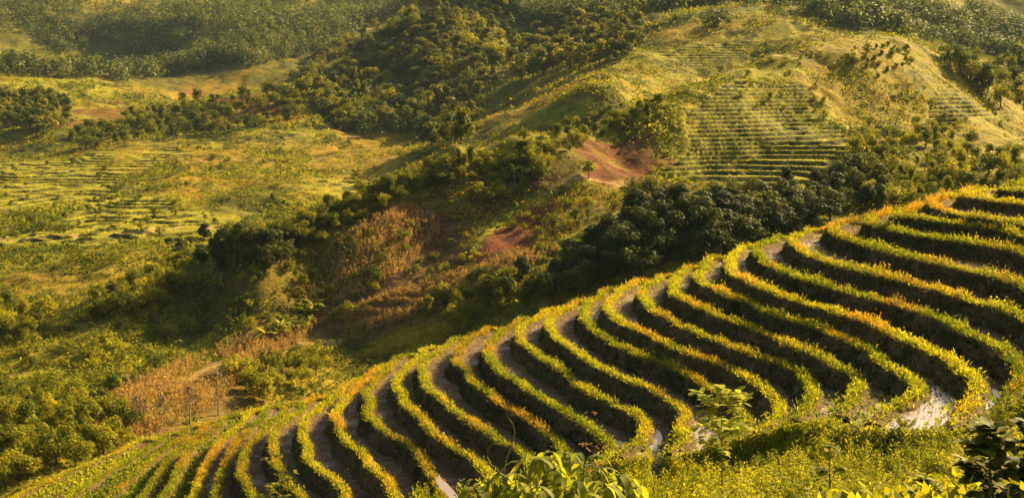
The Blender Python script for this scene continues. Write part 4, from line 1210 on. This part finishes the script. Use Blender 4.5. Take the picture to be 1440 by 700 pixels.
# low growth over the near ground
rng = np.random.default_rng(750)
NG = 20000
yy = rng.uniform(6, 62, NG); kx = rng.uniform(-.45, .5, NG); xx = kx * yy + rng.uniform(-2, 2, NG)
zz = near_z(xx, yy); mm = 10
v = rnd_dir(NG * mm, rng); v[:, 2] = np.abs(v[:, 2])
S = np.repeat(rng.uniform(.12, .4, NG), mm)
q = np.repeat(np.stack([xx, yy, zz], -1), mm, 0) + v * S[:, None]
sz = rng.uniform(.05, .12, NG * mm)
Lv = Leaves()
for a_, b_ in zip(GUL[:-1], GUL[1:]):            # weeds along the foot of the terraces
    m3 = 620; t_ = rng.random(m3); off = .4 + np.abs(rng.normal(0, 2.2, m3)); pl = a_[:2] + (b_ - a_)[:2] * t_[:, None]
    nd = unit(np.array([-(b_ - a_)[1], (b_ - a_)[0]])); pl = pl + nd * off[:, None]
    zz3 = near_z(pl[:, 0], pl[:, 1]); m5 = 12
    v3 = rnd_dir(m3 * m5, rng); v3[:, 2] = np.abs(v3[:, 2])
    S3 = np.repeat(rng.uniform(.06, .16, m3) * (1 + np.clip(off - 1, 0, 1.5)), m5); sz3 = rng.uniform(.06, .14, m3 * m5)
    Lv.add(np.repeat(np.concatenate([pl, zz3[:, None]], 1), m5, 0) + v3 * S3[:, None], v3 + rng.normal(0, .5, v3.shape), v3 + rng.normal(0, .5, v3.shape) + [0, 0, .5], sz3, sz3 * .5, np.clip(rng.normal(.32, .2, m3 * m5), 0, 1))
Lv.add(q, v + rng.normal(0, .5, v.shape), v + rng.normal(0, .5, v.shape) + [0, 0, .5], sz, sz * .5, np.clip(rng.normal(.45, .2, NG * mm), 0, 1))
tag(obj('undergrowth', Lv.mesh('undergrowth'), M['leaf_near']), kind='stuff')
# ------------------------------------------------------------------ air, sky and sun
SUN_AZ = math.radians(48)        # from +x (right) towards the back of the view
SUN_EL = math.radians(28)
to_sun = Vector((math.cos(SUN_AZ) * math.cos(SUN_EL), math.sin(SUN_AZ) * math.cos(SUN_EL), math.sin(SUN_EL)))
sl = D.lights.new('sun', 'SUN'); sl.energy = 5.0; sl.angle = math.radians(0.6); sl.color = (1.0, 0.72, 0.32)
so = D.objects.new('sun', sl); col.objects.link(so); so.location = to_sun * 200
so.rotation_euler = to_sun.to_track_quat('Z', 'Y').to_euler()
w = D.worlds.new('World'); scene.world = w; w.use_nodes = True
nt = w.node_tree; bg = nt.nodes['Background']
sky = nt.nodes.new('ShaderNodeTexSky'); sky.sky_type = 'NISHITA'; sky.sun_disc = False; sky.dust_density = 4.0; sky.ozone_density = 0.4
sky.sun_elevation = SUN_EL; sky.sun_rotation = math.pi / 2 - SUN_AZ
nt.links.new(sky.outputs[0], bg.inputs['Color']); bg.inputs["Strength"].default_value = 0.05

zlo = float(min(GZ.min(), HZ.min())) - 1; zhi = float(GZ.max()) + 12
x0, x1, y0, y1 = -960, 960, -20, 1530
Vh = np.array([(x, y, z) for z in (zlo, zhi) for y in (y0, y1) for x in (x0, x1)])
Fh = np.array([(0, 2, 3, 1), (4, 5, 7, 6), (0, 1, 5, 4), (2, 6, 7, 3), (0, 4, 6, 2), (1, 3, 7, 5)])
m_, nt, N, L = new_mat('haze')
out = N.new('ShaderNodeOutputMaterial'); pv = N.new('ShaderNodeVolumePrincipled')
pv.inputs['Color'].default_value = (0.6, 0.8, 1.0, 1); pv.inputs['Density'].default_value = HAZE; pv.inputs['Anisotropy'].default_value = 0.0
L.new(pv.outputs[0], out.inputs['Volume'])
if HAZE > 0:
    tag(obj('haze', mesh_np('haze', Vh, Fh), m_), kind='stuff')

scene.render.engine = 'CYCLES'
scene.cycles.max_bounces = 6; scene.cycles.transmission_bounces = 4; scene.cycles.volume_bounces = 0
scene.cycles.use_denoising = True
scene.view_settings.view_transform = 'Standard'; scene.view_settings.look = 'None'
scene.view_settings.exposure = EXPOSURE; scene.view_settings.gamma = 1.0
scene.view_settings.use_curve_mapping = False
